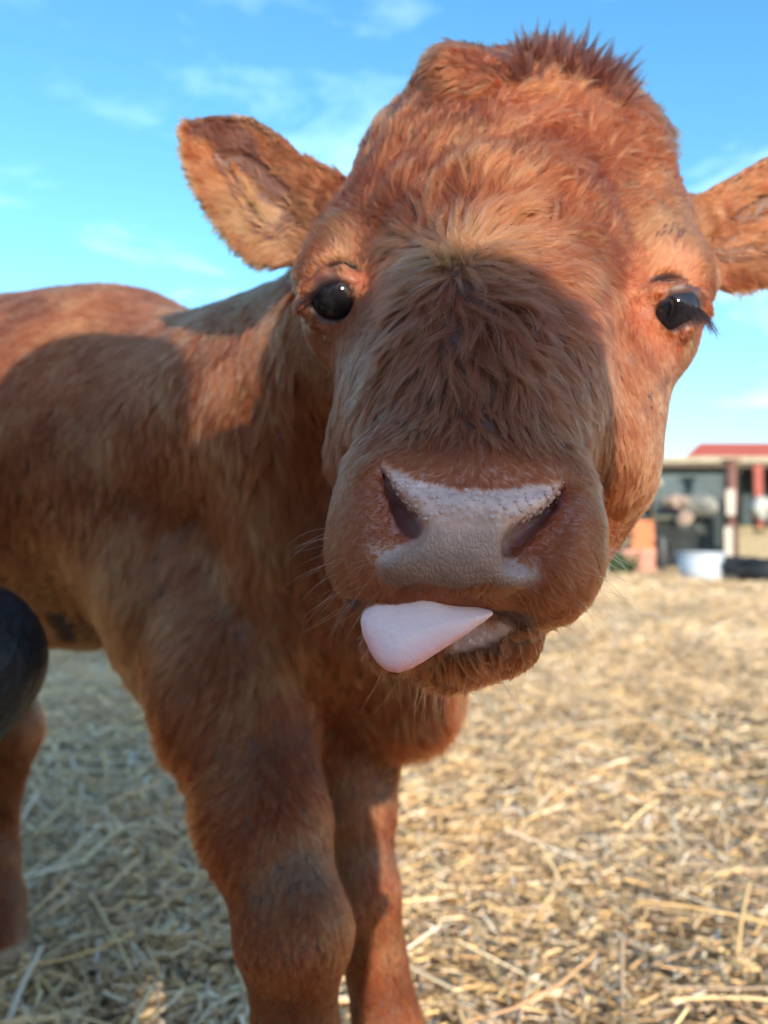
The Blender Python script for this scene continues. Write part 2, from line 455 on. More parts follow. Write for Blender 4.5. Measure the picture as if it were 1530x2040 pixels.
# skin colours (under the coat), bare where the nose, lids and lips are bare
HEADV = CV[:, 1] < .47
px, py = PIX(CV)
front = (CN[:, 1] < .25) & (CV[:, 1] < .34)
skin = np.tile(np.array([.065, .017, .008]), (len(CV), 1)); wet = np.zeros(len(CV)); padm = np.zeros(len(CV))
def paint(mask, c):
    global skin
    skin = skin*(1-mask[:, None])+np.array(c)*mask[:, None]
MUZ = [(640, 1000), (690, 925), (760, 895), (930, 880), (1110, 905), (1180, 960), (1200, 1060), (1190, 1180), (1120, 1245), (900, 1245), (700, 1215), (645, 1120)]
GUM = [(880, 1300), (905, 1262), (950, 1238), (1030, 1236), (1010, 1262), (960, 1285), (900, 1302)]
m_muz = soft_in(px, py, MUZ, 60)*front
paint(m_muz, (.30, .105, .062))
ABOVE = [(760, 915), (830, 935), (940, 930), (1060, 935), (1120, 940), (1112, 965), (1000, 975), (880, 968), (800, 948)]
paint(soft_in(px, py, ABOVE, 40)*front, (.50, .24, .19))
for poly in ([(735, 920), (765, 920), (840, 1050), (820, 1085), (745, 1050)], [(1115, 965), (1150, 960), (1150, 1040), (1060, 1110), (1005, 1110), (1010, 1060)]):
    paint(soft_in(px, py, poly, 36)*front, (.40, .17, .15))
m_pad = soft_in(px, py, PAD, 7)*front
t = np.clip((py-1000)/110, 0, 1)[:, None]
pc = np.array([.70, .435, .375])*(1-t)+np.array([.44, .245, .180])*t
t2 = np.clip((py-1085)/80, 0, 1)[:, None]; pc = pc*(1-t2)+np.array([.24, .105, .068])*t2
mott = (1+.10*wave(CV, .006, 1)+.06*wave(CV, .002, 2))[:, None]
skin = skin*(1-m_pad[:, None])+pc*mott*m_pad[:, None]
paint(soft_in(px, py, [(735, 1085), (790, 1075), (800, 1095), (765, 1125), (735, 1115)], 24)*front, (.50, .34, .31))
paint(soft_in(px, py, [(1030, 1105), (1070, 1125), (1072, 1150), (1035, 1165), (1000, 1140)], 30)*front, (.48, .32, .29))
padm = m_pad*np.clip((py-1045)/30, 0, 1)*front
wet = m_pad*np.clip((1075-py)/50, 0, 1)+soft_in(px, py, GUM, 14)*front
LIP = [(700, 1205), (860, 1196), (960, 1212), (1060, 1232), (1150, 1236), (1150, 1256), (700, 1240)]
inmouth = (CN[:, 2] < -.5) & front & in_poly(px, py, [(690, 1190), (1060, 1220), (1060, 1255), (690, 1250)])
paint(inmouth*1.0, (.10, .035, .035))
m_gum = soft_in(px, py, GUM, 10)*front; paint(m_gum, (.52, .35, .34))
eyed = np.minimum(np.linalg.norm(CV-np.array(EYES[0][0]), axis=1), np.linalg.norm(CV-np.array(EYES[1][0]), axis=1))
paint(np.clip((.040-eyed)/.012, 0, 1), (.21, .060, .028))
m_lid = np.clip((.0186-eyed)/.002, 0, 1); paint(m_lid, (.07, .024, .018))
m_soc = np.clip((.0166-eyed)/.001, 0, 1); paint(m_soc*(py > 600), (.07, .035, .032)); paint(m_soc*(py < 600), (.06, .025, .022))
# inside of the nostrils
nost = np.clip((CV[:, 1]-.278)/.012, 0, 1)*in_poly(px, py, [(745, 930), (850, 1040), (850, 1075), (760, 1070)])*front
paint(nost, (.25, .09, .08))
nost = np.clip((CV[:, 1]-.280)/.012, 0, 1)*in_poly(px, py, [(1140, 950), (1140, 1060), (1040, 1120), (1000, 1095), (1020, 1050)])*front
paint(nost, (.25, .09, .08))
hoof = CV[:, 2] < .035; paint(hoof*1.0, (.30, .20, .13))
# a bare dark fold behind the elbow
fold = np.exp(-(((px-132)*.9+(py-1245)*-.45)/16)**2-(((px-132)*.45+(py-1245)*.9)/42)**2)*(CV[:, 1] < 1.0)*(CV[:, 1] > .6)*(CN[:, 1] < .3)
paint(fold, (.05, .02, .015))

def calf_skin_mat():
    m = bpy.data.materials.new('calf_skin'); m.use_nodes = True; n = m.node_tree; b = n.nodes['Principled BSDF']
    a = n.nodes.new('ShaderNodeVertexColor'); a.layer_name = 'skin'; k = n.nodes.new('ShaderNodeVertexColor'); k.layer_name = 'kind'
    s = n.nodes.new('ShaderNodeSeparateColor'); n.links.new(k.outputs[0], s.inputs[0])
    n.links.new(a.outputs[0], b.inputs['Base Color'])
    t = n.nodes.new('ShaderNodeTexCoord')
    # pebbled leather of the lower pad
    mp = n.nodes.new('ShaderNodeMapping'); mp.inputs['Scale'].default_value = (1.0, 1.0, .62); n.links.new(t.outputs['Object'], mp.inputs[0])
    v = n.nodes.new('ShaderNodeTexVoronoi'); v.feature = 'DISTANCE_TO_EDGE'; v.inputs['Scale'].default_value = 640
    v.inputs['Randomness'].default_value = .85
    n.links.new(mp.outputs[0], v.inputs[0])
    r = n.nodes.new('ShaderNodeMapRange'); r.inputs[1].default_value = 0; r.inputs[2].default_value = .22; n.links.new(v.outputs['Distance'], r.inputs[0])
    q = n.nodes.new('ShaderNodeMath'); q.operation = 'MULTIPLY'; n.links.new(r.outputs[0], q.inputs[0]); n.links.new(s.outputs[1], q.inputs[1])
    # bumps of the wet upper pad
    v2 = n.nodes.new('ShaderNodeTexVoronoi'); v2.feature = 'SMOOTH_F1'; v2.inputs['Scale'].default_value = 420; n.links.new(t.outputs['Object'], v2.inputs[0])
    r2 = n.nodes.new('ShaderNodeMapRange'); r2.inputs[1].default_value = 0; r2.inputs[2].default_value = .7; r2.inputs[3].default_value = 1.6; r2.inputs[4].default_value = 0
    n.links.new(v2.outputs['Distance'], r2.inputs[0])
    q2 = n.nodes.new('ShaderNodeMath'); q2.operation = 'MULTIPLY'; n.links.new(r2.outputs[0], q2.inputs[0]); n.links.new(s.outputs[0], q2.inputs[1])
    z = n.nodes.new('ShaderNodeTexNoise'); z.inputs['Scale'].default_value = 900; z.inputs['Detail'].default_value = 3; n.links.new(t.outputs['Object'], z.inputs[0])
    ad = n.nodes.new('ShaderNodeMath'); n.links.new(q.outputs[0], ad.inputs[0]); n.links.new(q2.outputs[0], ad.inputs[1])
    ad2 = n.nodes.new('ShaderNodeMath'); ad2.operation = 'MULTIPLY_ADD'; ad2.inputs[1].default_value = .3
    n.links.new(z.outputs[0], ad2.inputs[0]); n.links.new(ad.outputs[0], ad2.inputs[2])
    bu = n.nodes.new('ShaderNodeBump'); bu.inputs['Strength'].default_value = .75; bu.inputs['Distance'].default_value = .0005
    n.links.new(ad2.outputs[0], bu.inputs['Height']); n.links.new(bu.outputs[0], b.inputs['Normal'])
    rr = n.nodes.new('ShaderNodeMapRange'); rr.inputs[3].default_value = .52; rr.inputs[4].default_value = .13; n.links.new(s.outputs[0], rr.inputs[0])
    n.links.new(rr.outputs[0], b.inputs['Roughness'])
    b.inputs['Subsurface Weight'].default_value = .0
    return m
calf = empty('calf', (-.35, .75, 0))
tag(calf, 'fluffy reddish-brown calf looking into the lens with its pale tongue hanging out', 'calf')
CO = np.array(calf.location)
bme = mesh_np('body', CV-CO, CF)
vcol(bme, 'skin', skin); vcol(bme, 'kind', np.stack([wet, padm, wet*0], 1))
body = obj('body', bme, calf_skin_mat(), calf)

# eyes
eye_m = mat('eyeball', (.008, .007, .009), .05, spec=.35)
n_ = eye_m.node_tree; b_ = n_.nodes['Principled BSDF']; b_.inputs['Coat Weight'].default_value = .0
t_ = n_.nodes.new('ShaderNodeVertexColor'); t_.layer_name = 'iris'; n_.links.new(t_.outputs[0], b_.inputs['Base Color'])
for (c, r), ax in zip(EYES, ((-.45, -1, .05), (.55, -1, .05))):
    bm = bm_new(); bmesh.ops.create_uvsphere(bm, u_segments=48, v_segments=32, radius=r)
    me = bpy.data.meshes.new('eye'); bm.to_mesh(me); bm.free()
    for p in me.polygons: p.use_smooth = True
    o = obj('eye', me, eye_m, calf, Vector(c)-calf.location)
    co = np.array([v.co[:] for v in me.vertices]); a = Vector(ax).normalized()
    cs = co@np.array(a)/r
    k = np.clip((.22-cs)/.12, 0, 1)[:, None]
    vcol(me, 'iris', np.array([.010, .009, .012])*(1-k)+np.array([.34, .30, .33])*k)

# tongue
TONGUE = [(707, 1232), (713, 1213), (728, 1200), (748, 1184), (800, 1178), (870, 1180), (935, 1190), (984, 1205), (998, 1222), (968, 1243), (932, 1266), (888, 1291), (846, 1315),
          (818, 1329), (792, 1336), (766, 1332), (744, 1316), (727, 1292), (712, 1260)]
ft = Field(axis((-.02, .06, .0008)), axis((.235, .32, .0008)), axis((.45, .53, .0008)))
ft.plate(TONGUE, .2815, .0052, k=.004, bend=.66, cup=-.013)
ft.cone(P(850, 1225, .280), P(850, 1225, .345), .0085, .012, k=.006)
TV, TF = ft.mesh()
tm = mat('tongue_flesh', (.80, .56, .60), .42, spec=.4)
n_ = tm.node_tree; b_ = n_.nodes['Principled BSDF']; b_.inputs['Subsurface Weight'].default_value = .25
b_.inputs['Subsurface Radius'].default_value = (.004, .0015, .001)
a_ = n_.nodes.new('ShaderNodeVertexColor'); a_.layer_name = 'skin'; n_.links.new(a_.outputs[0], b_.inputs['Base Color'])
t_ = n_.nodes.new('ShaderNodeTexCoord'); v_ = n_.nodes.new('ShaderNodeTexVoronoi'); v_.inputs['Scale'].default_value = 1500
n_.links.new(t_.outputs['Object'], v_.inputs[0]); u_ = n_.nodes.new('ShaderNodeBump'); u_.inputs['Strength'].default_value = .35; u_.inputs['Distance'].default_value = .0004
n_.links.new(v_.outputs['Distance'], u_.inputs['Height']); n_.links.new(u_.outputs[0], b_.inputs['Normal'])
tx, ty = PIX(TV)
edge = np.clip(1-poly_dist(tx, ty, TONGUE)/48, 0, 1)*np.clip((ty-1215)/60, 0, 1)
fur = np.clip(1+.03*wave(TV, .0012, 3), .9, 1.05)
tcx = (np.array([.97, .66, .64])[None]*fur[:, None])*(1-edge[:, None])+np.array([.92, .40, .39])*edge[:, None]
tme = mesh_np('tongue', TV-CO, TF); vcol(tme, 'skin', tcx)
obj('tongue', tme, tm, calf)

# water beads on the upper nose pad
def drops():
    V, F = [], []
    pad_i = np.nonzero((wet > .75) & (py > 925) & (py < 1062) & (m_gum < .2))[0]
    if len(pad_i) == 0: return None
    bm = bm_new(); bmesh.ops.create_icosphere(bm, subdivisions=2, radius=1); base = np.array([v.co[:] for v in bm.verts]); bf = np.array([[v.index for v in f.verts] for f in bm.faces]); bm.free()
    off = 0
    for i in rng.choice(pad_i, 240):
        r = float(rng.choice([.0004, .0007, .0010, .0015], p=[.4, .33, .2, .07]))
        n = CN[i]; c = CV[i]+rng.normal(size=3)*.0006; c = c-n*((c-CV[i])@n)-n*r*.35
        st = np.array([rng.uniform(.85, 1.3), 1, rng.uniform(.85, 1.25)])
        V.append(base*r*st+c); F.append(bf+off); off += len(base)
    return np.concatenate(V), np.concatenate(F)
dm = mat('wet_bead', (.62, .40, .35), .08, spec=.6)
dd = drops()
if dd:
    o = obj('nose_moisture', mesh_np('nose_moisture', dd[0]-CO, dd[1]), dm, calf); tag(o, kind='stuff')

# ------------------------------------------------------------------ the coat
def hair_mat(name, rough=.27, radial=.42):
    m = bpy.data.materials.new(name); m.use_nodes = True; n = m.node_tree; n.nodes.clear()
    o = n.nodes.new('ShaderNodeOutputMaterial'); h = n.nodes.new('ShaderNodeBsdfHairPrincipled'); h.model = 'CHIANG'
    h.parametrization = 'COLOR'; h.inputs['Roughness'].default_value = rough; h.inputs['Radial Roughness'].default_value = radial
    h.inputs['Random Roughness'].default_value = .25; h.inputs['Coat'].default_value = 0; h.inputs['IOR'].default_value = 1.33
    a = n.nodes.new('ShaderNodeAttribute'); a.attribute_name = 'hcol'
    n.links.new(a.outputs['Color'], h.inputs['Color']); n.links.new(h.outputs[0], o.inputs[0])
    return m
def make_curves(name, pts, rad, colr, m, parent):
    """pts: n x k x 3"""
    n, k = pts.shape[:2]
    c = bpy.data.hair_curves.new(name); c.add_curves([k]*n)
    c.attributes['position'].data.foreach_set('vector', pts.astype(np.float32).ravel())
    r = c.attributes.get('radius') or c.attributes.new('radius', 'FLOAT', 'POINT')
    r.data.foreach_set('value', rad.astype(np.float32).ravel())
    a = c.attributes.new('hcol', 'FLOAT_COLOR', 'CURVE')
    cc = np.ones((n, 4), np.float32); cc[:, :3] = colr; a.data.foreach_set('color', cc.ravel())
    c.materials.append(m)
    o = bpy.data.objects.new(name, c); return link(o, parent)

# guides: picture position, the way the hair lies (x right, y down), length mm, lift, clump radius mm, disorder
HG = np.array([
 (640, 560, -.7, -.5, 2.1, .05, .7, .08), (690, 545, -.1, -.9, 2.1, .05, .7, .08), (730, 590, .5, .3, 2.1, .05, .7, .08), (700, 640, .2, 1, 2.1, .05, .7, .08), (640, 635, -.5, .9, 2.1, .05, .7, .08),
 (1290, 580, -.4, -.6, 2.1, .05, .7, .08), (1335, 565, .1, -.9, 2.1, .05, .7, .08), (1385, 600, .8, -.2, 2.1, .05, .7, .08), (1350, 665, .3, 1, 2.1, .05, .7, .08), (1290, 650, -.3, 1, 2.1, .05, .7, .08),
 (815, 205, -.2, -1, 4, .2, .9, .2), (890, 222, -.2, -1, 4, .2, .9, .2), (960, 240, 0, -1, 4, .2, .9, .2), (1030, 254, .2, -1, 5, .2, .9, .2), (1085, 250, .3, -1, 5, .2, .9, .2),
 (720, 480, -.5, -.8, 10, .3, .9, .15), (700, 330, -.15, -1, 12, .3, 1.1, .2), (800, 350, -.05, -1, 14, .3, 1.1, .2), (800, 240, -.1, -1, 13, .3, 1.1, .2),
 (900, 400, 0, -1, 15, .35, 1.2, .25), (900, 300, .1, -1, 15, .35, 1.2, .25), (1000, 400, .35, -1, 16, .35, 1.2, .25), (1010, 300, .5, -1, 16, .35, 1.2, .25),
 (1100, 400, .6, -1, 16, .35, 1.2, .25), (1120, 300, .8, -.9, 18, .4, 1.3, .25), (1200, 400, .8, -.7, 13, .3, 1.2, .2), (1250, 300, 1, -.5, 16, .5, 1.3, .25),
 (1300, 400, .9, -.6, 9, .3, 1, .15), (1320, 500, .3, -.9, 6, .2, .8, .1), (1250, 500, .8, -.5, 8, .2, .9, .1), (640, 450, -.7, -.8, 8, .3, .9, .15),
 (620, 520, -.8, -.6, 6, .2, .8, .1), (740, 250, -.5, -1, 12, .5, 1.2, .3),
 (880, 150, -.8, .5, 12, .3, 1.3, .3), (960, 165, -.5, .8, 14, .3, 1.3, .35), (1040, 210, .4, .7, 14, .3, 1.4, .4), (960, 120, .2, -1, 7, .4, 1.2, .4),
 (1080, 130, .1, -1, 11, .7, 1.8, .5), (1150, 110, .35, -1, 15, .8, 2.0, .4), (1200, 150, .6, -.8, 15, .6, 1.8, .4), (1240, 200, .9, -.5, 13, .4, 1.6, .4),
 (1150, 180, .5, -.7, 16, .5, 1.7, .5), (1100, 230, .8, -.5, 18, .5, 1.5, .4), (850, 130, -.4, -.6, 9, .4, 1.1, .3),
 (905, 455, 0, -1, 16, .4, 1.3, .3), (840, 470, -.8, -.6, 17, .4, 1.4, .3), (800, 500, -1, -.1, 13, .35, 1.3, .3), (970, 490, .9, -.5, 17, .4, 1.4, .3),
 (1050, 510, 1, -.1, 20, .4, 1.5, .3), (1150, 540, 1, .1, 20, .4, 1.5, .3), (1230, 560, .9, .3, 9, .2, 1, .15),
 (880, 560, -.5, 1, 18, .45, 1.6, .35), (960, 570, .6, .9, 22, .45, 1.8, .35), (1050, 600, .9, .7, 22, .45, 1.8, .35), (1150, 620, .9, .5, 17, .35, 1.6, .3),
 (1000, 680, .6, 1, 20, .45, 1.8, .4), (1100, 720, .6, 1, 17, .4, 1.6, .35), (900, 650, .1, 1, 20, .45, 1.8, .45), (830, 620, -.6, .8, 16, .4, 1.6, .4),
 (770, 580, -1, .3, 11, .3, 1.2, .3), (780, 680, -.8, .7, 16, .4, 1.5, .35), (850, 720, -.6, 1, 16, .4, 1.5, .35), (940, 760, .1, 1, 14, .35, 1.3, .3),
 (760, 780, -.8, .8, 13, .35, 1.3, .3), (1150, 800, .5, 1, 13, .3, 1.4, .3), (1200, 700, .5, 1, 8, .2, 1, .15), (700, 700, -.4, 1, 8, .2, 1, .2),
 (690, 850, -.6, .8, 10, .25, 1.2, .3), (940, 845, 0, 1, 10, .3, 1.2, .35), (1050, 850, .4, 1, 10, .3, 1.1, .3), (850, 850, -.4, 1, 9, .3, 1.0, .3),
 (1150, 900, .4, 1, 8, .25, 1.0, .25), (780, 875, -.8, .6, 6, .25, .9, .25), (1200, 850, .3, 1, 8, .2, 1, .2),
 (930, 910, 0, .4, 2.6, .5, .5, .3), (830, 920, -.3, .4, 2.6, .5, .5, .3), (1050, 920, .3, .4, 2.6, .5, .5, .3), (720, 960, -1, .3, 3.2, .4, .6, .3),
 (700, 1100, -.9, .6, 3.4, .4, .6, .3), (750, 1170, -.4, 1, 3.6, .4, .6, .3), (1150, 1000, 1, .3, 3.2, .4, .6, .3), (1160, 1100, .9, .6, 3.6, .4, .6, .3),
 (1120, 1190, .6, 1, 4.6, .4, .7, .3), (900, 1195, 0, 1, 1.6, .5, .4, .2), (740, 1030, -1, .3, 1.6, .4, .4, .2), (1120, 1050, 1, .4, 1.6, .4, .4, .2),
 (760, 1290, -.5, 1, 8, .4, .8, .3), (900, 1310, 0, 1, 8, .4, .8, .3), (1000, 1290, .5, 1, 6, .4, .8, .3), (900, 1350, 0, 1, 9, .4, .8, .3), (1040, 1250, .6, .6, 4, .4, .7, .3),
 (1280, 700, .2, 1, 5, .15, .8, .1), (1270, 850, 0, 1, 5, .15, .8, .1), (1220, 980, -.2, 1, 6, .2, .9, .15), (1240, 620, -.3, 1, 5, .15, .8, .1),
 (664, 520, -.6, -.7, 4.5, .2, .8, .1), (1345, 550, .5, -.7, 3.8, .2, .8, .1), (1400, 600, 1, .2, 4.5, .2, .8, .1), (700, 660, .1, 1, 4.5, .2, .8, .1),
 (1340, 690, .3, 1, 3.5, .2, .8, .1), (600, 620, -1, .3, 5, .2, .8, .1), (740, 610, .4, .8, 6, .2, .8, .15),
 (600, 420, -1, -.1, 10, .35, 1.8, .2), (500, 400, -1, -.2, 10, .35, 2.0, .2), (420, 300, -.8, -.6, 6, .3, 1.6, .2), (370, 250, -.8, -.7, 4, .3, 1.4, .2),
 (360, 340, -1, .1, 5, .3, 1.4, .2), (400, 430, -.9, .5, 6, .3, 1.6, .2), (500, 520, -.6, 1, 7, .3, 1.6, .2), (560, 520, -.4, 1, 8, .3, 1.6, .2),
 (520, 250, -.6, -.5, 4, .2, 1.2, .15), (640, 330, -.7, -.5, 4, .2, 1.2, .15),
 (1450, 480, 1, -.1, 10, .35, 1.8, .2), (1530, 400, 1, -.3, 12, .35, 1.8, .2), (1500, 560, .5, 1, 9, .3, 1.6, .2), (1440, 580, .3, 1, 8, .3, 1.6, .2),
 (1480, 340, .7, -.5, 4, .2, 1.2, .15), (1700, 400, 1, -.2, 10, .3, 1.6, .2)])
BG = np.array([
 (100, 600, -1, .3, 13, .25, 3, .15), (300, 610, -1, .35, 14, .25, 3, .15), (480, 590, -.9, .5, 14, .25, 3, .2), (400, 680, -.8, .8, 18, .25, 3, .2), (250, 720, -.7, .8, 16, .25, 3, .15),
 (80, 800, -.5, 1, 16, .25, 3, .15), (60, 950, -.55, 1, 17, .25, 3.2, .2), (250, 900, -.4, 1, 17, .25, 3, .2), (400, 850, -.5, 1, 20, .3, 3.2, .25), (520, 760, -.35, 1, 22, .3, 3.2, .3),
 (600, 650, -.2, 1, 22, .3, 3, .3), (620, 850, -.05, 1, 24, .3, 3.4, .3), (600, 1030, .05, 1, 26, .35, 3.6, .35), (450, 1030, -.3, 1, 22, .3, 3.4, .3), (300, 1050, -.4, 1, 20, .3, 3.2, .3),
 (120, 1120, -.8, .8, 20, .3, 3.4, .3), (200, 1220, -.6, .9, 18, .3, 3.2, .3), (300, 1250, -.4, 1, 20, .35, 3.4, .4), (450, 1200, -.3, .9, 24, .4, 3.6, .5), (560, 1180, .1, 1, 26, .4, 3.6, .5),
 (640, 1250, .3, 1, 26, .4, 3.6, .4), (520, 1330, -.2, 1, 22, .4, 3.4, .4), (700, 1350, .4, 1, 26, .4, 3.6, .4), (860, 1420, .6, .9, 24, .45, 3.6, .4), (800, 1480, .3, 1, 22, .4, 3.4, .4),
 (700, 1480, .1, 1, 16, .3, 3, .3), (500, 1500, -.1, 1, 13, .25, 2.6, .25), (600, 1560, .1, 1, 11, .22, 2.4, .2), (350, 1450, -.9, .6, 24, .6, 3.4, .3), (380, 1600, -.9, .7, 20, .6, 3.2, .3),
 (420, 1720, -.8, .7, 15, .5, 3, .3), (560, 1700, 0, 1, 9, .2, 2.2, .2), (440, 1850, -.5, .9, 9, .3, 2.4, .2), (600, 1850, .1, 1, 7, .18, 2, .15), (580, 2000, 0, 1, 7, .18, 2, .15),
 (740, 1650, .1, 1, 8, .2, 2.2, .15), (740, 1800, .1, 1, 7, .18, 2, .15), (780, 1980, .1, 1, 7, .18, 2, .15), (0, 1400, 0, 1, 8, .2, 2.4, .15), (0, 1700, 0, 1, 7, .2, 2.2, .15),
 (-300, 900, -1, .6, 16, .25, 3.4, .2), (-600, 1000, -1, .6, 16, .25, 3.4, .2), (-300, 1300, -.4, 1, 12, .25, 3, .2)])
def guide(G, x, y, s):
    w = np.exp(-((x[:, None]-G[:, 0])**2+(y[:, None]-G[:, 1])**2)/(2*s*s))+1e-9/(1+((x[:, None]-G[:, 0])**2+(y[:, None]-G[:, 1])**2))
    w /= w.sum(1, keepdims=True)
    return (w@G[:, 2:])*np.array([1, 1, .94 if G is HG else .70, 1 if G is HG else .75, 1, .9 if G is HG else .65])
TRI = np.concatenate([CF[:, :3], CF[:, [0, 2, 3]]])
TA, TB, TC_ = CV[TRI[:, 0]], CV[TRI[:, 1]], CV[TRI[:, 2]]
TN = np.cross(TB-TA, TC_-TA); AREA = np.linalg.norm(TN, axis=1)/2
CEN = (TA+TB+TC_)/3
def coat(name, region, G, sig, width, cover, kids, k, head, m):
    sel = np.nonzero(region)[0]
    cx, cy = PIX(CEN[sel]); gv = guide(G, cx, cy, sig)
    Lm = gv[:, 2]*.001
    wgt = AREA[sel]*cover/(Lm*width)/kids
    # sides turned away from the lens are seen only from elsewhere: thinner coat of the same hairs
    tn = CN[TRI[sel, 0]]; view = CEN[sel]-np.array([0, 0, EYE]); view /= np.linalg.norm(view, axis=1, keepdims=True)
    facing = -(tn*view).sum(1)
    wgt = wgt*np.where(facing > -.25, 1.0, .22)
    if head: wgt = wgt*(1-.38*soft_in(cx, cy, [(740, 560), (900, 520), (1200, 560), (1200, 760), (1130, 880), (760, 880), (700, 760)], 120))
    tot = wgt.sum(); n = int(tot)
    if DEV == 'thin': n //= 6
    t = rng.choice(sel, n, p=wgt/tot)
    u, v = rng.random(n), rng.random(n); f = u+v > 1; u[f] = 1-u[f]; v[f] = 1-v[f]
    R = TA[t]+(TB[t]-TA[t])*u[:, None]+(TC_[t]-TA[t])*v[:, None]
    N = CN[TRI[t, 0]]*(1-u-v)[:, None]+CN[TRI[t, 1]]*u[:, None]+CN[TRI[t, 2]]*v[:, None]
    N /= np.linalg.norm(N, axis=1, keepdims=True)+1e-9
    x, y = PIX(R); g = guide(G, x, y, sig)
    d = np.stack([g[:, 0], np.zeros(n), -g[:, 1]], 1)+rng.normal(size=(n, 3))*.10
    d = d-N*(d*N).sum(1, keepdims=True); d /= np.linalg.norm(d, axis=1, keepdims=True)+1e-6
    side = np.cross(N, d)
    sc_ = .012 if head else .03
    ang = (wave(R, sc_, 0)*.9+wave(R, sc_*.4, 1)*.6+rng.normal(size=n)*.5)*g[:, 5]
    d = d*np.cos(ang)[:, None]+side*np.sin(ang)[:, None]; side = np.cross(N, d)
    Ln = g[:, 2]*.001*np.clip(1+.22*wave(R, sc_*1.5, 4)+rng.normal(size=n)*.12, .45, 1.6)
    lift = g[:, 3]*np.clip(1+.5*wave(R, sc_*.8, 5)+.25*rng.normal(size=n), .1, 2.2)
    bend = (rng.normal(size=n)*.22+wave(R, sc_*.7, 6)*.25)*np.clip(g[:, 5]*2.2, .2, 1.2)
    cf = np.clip(rng.normal(.78+.12*(g[:, 4]-1) if head else .78, .11, n), .3, .98)
    # children of each lock
    M = n*kids; I = np.repeat(np.arange(n), kids)
    rr = np.sqrt(rng.random(M))*g[I, 4]*.001*1.25; th = rng.random(M)*6.283
    off = d[I]*(rr*np.cos(th))[:, None]+side[I]*(rr*np.sin(th))[:, None]
    L_ = Ln[I]*np.clip(rng.normal(1, .16, M), .35, 1.35)
    jit = rng.normal(size=(M, 3))*.04
    s = np.linspace(0, 1, k); pts = np.empty((M, k, 3), np.float32)
    root = R[I]+off-N[I]*(rr**2/(2*.06))[:, None]
    for q, sv in enumerate(s):
        a = L_*(sv-.10*sv*sv); hgt = L_*lift[I]*(sv-.55*sv*sv)
        b = L_*bend[I]*sv*sv
        pull = cf[I]*sv**1.3*.92
        pts[:, q] = root-off*pull[:, None]+d[I]*a[:, None]+N[I]*hgt[:, None]+side[I]*b[:, None]+jit*(L_*sv*sv)[:, None]
    pts[:, :, 2] -= (L_*.10)[:, None]*(s**2)[None]*np.clip(Ln[I]/.02, 0, 1.4)[:, None]
    rad = (width/2)*np.clip(rng.normal(1, .18, M), .5, 1.5)[:, None]*np.interp(s, [0, .5, .85, 1], [1, .95, .6, .12])[None]
    # colour: per lock and per hair
    X = R
    tone = .46+.13*wave(X, .05, 7)+.13*wave(X, sc_*.8, 3)+rng.normal(size=n)*.20
    tone = np.clip(tone[I]+rng.normal(size=M)*.16, 0, 1)
    dark = np.array([.15, .028, .011]); mid = np.array([.265, .055, .018]); lite = np.array([.50, .158, .066])
    c = np.where(tone[:, None] < .5, dark+(mid-dark)*(tone[:, None]*2), mid+(lite-mid)*((tone[:, None]-.5)*2))
    if head:
        xx, yy = x[I], y[I]
        def blend(c, w, t): return c*(1-w[:, None])+np.array(t)*w[:, None]
        tanw = np.maximum(np.exp(-((xx-520)/95)**2-((yy-440)/75)**2)*.8, np.exp(-((xx-1350)/90)**2-((yy-470)/80)**2)*.45)
        tanw = np.maximum(tanw, np.exp(-((xx-690)/50)**2-((yy-490)/55)**2)*.5)
        tanw = np.maximum(tanw, np.clip(1-np.abs(poly_dist(xx, yy, EARL))/22, 0, 1)*.65*(xx < 560))
        tanw = np.maximum(tanw, np.exp(-((xx-900)/130)**2-((yy-500)/40)**2)*.6)
        tanw = np.maximum(tanw, np.exp(-((xx-1500)/70)**2-((yy-500)/50)**2)*.4)
        c = blend(c, tanw*rng.uniform(.5, 1, M), (.62, .27, .135))
        spot = soft_in(xx, yy, [(385, 240), (462, 228), (512, 275), (530, 325), (466, 325), (425, 290), (375, 272)], 16)
        c = blend(c, spot*.9, (.06, .02, .02))  # gap in the ear: its inner darkness painted into the hair colour
        crest_and_shade = np.exp(-((xx-1120)/110)**2-((yy-95)/50)**2)*.75+np.exp(-((xx-980)/150)**2-((yy-232)/22)**2)*.7  # dark tuft, plus the fold's shade under the poll lip painted into the hair
        c = blend(c, np.clip(crest_and_shade, 0, .9)*rng.uniform(.4, 1, M), (.16, .04, .025))
        muz = soft_in(xx, yy, MUZ, 70)
        c = blend(c, muz*.6, (.30, .075, .030))
        mid_ = soft_in(xx, yy, [(740, 560), (900, 520), (1200, 560), (1200, 760), (1130, 880), (760, 880), (700, 760)], 120)
        c = blend(c, mid_*.55, (.20, .050, .028))
        tip = rng.random(M) < .10
        c[tip] = c[tip]*.6+np.array([.60, .32, .15])*.4
    else:
        xx, yy = x[I], y[I]
        far_tan = np.exp(-((yy-1230)/160)**2-((xx-130)/220)**2)*.5
        c = c*(1-far_tan[:, None])+np.array([.42, .15, .060])*far_tan[:, None]
    print(name, n, M)
    return make_curves(name, pts-CO.astype(np.float32), rad, np.clip(c, .005, .95), m, calf)
EARL = [(352, 262), (368, 236), (415, 228), (500, 226), (560, 264), (600, 302), (680, 342), (740, 400), (735, 480), (640, 505), (560, 528), (505, 524), (470, 498), (432, 448), (395, 385), (364, 330)]
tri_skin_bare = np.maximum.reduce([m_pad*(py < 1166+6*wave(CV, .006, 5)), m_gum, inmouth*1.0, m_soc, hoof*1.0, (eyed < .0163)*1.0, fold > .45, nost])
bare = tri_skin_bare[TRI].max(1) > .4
cx_, cy_ = PIX(CEN)
frontT = CN[TRI[:, 0], 1] < .35
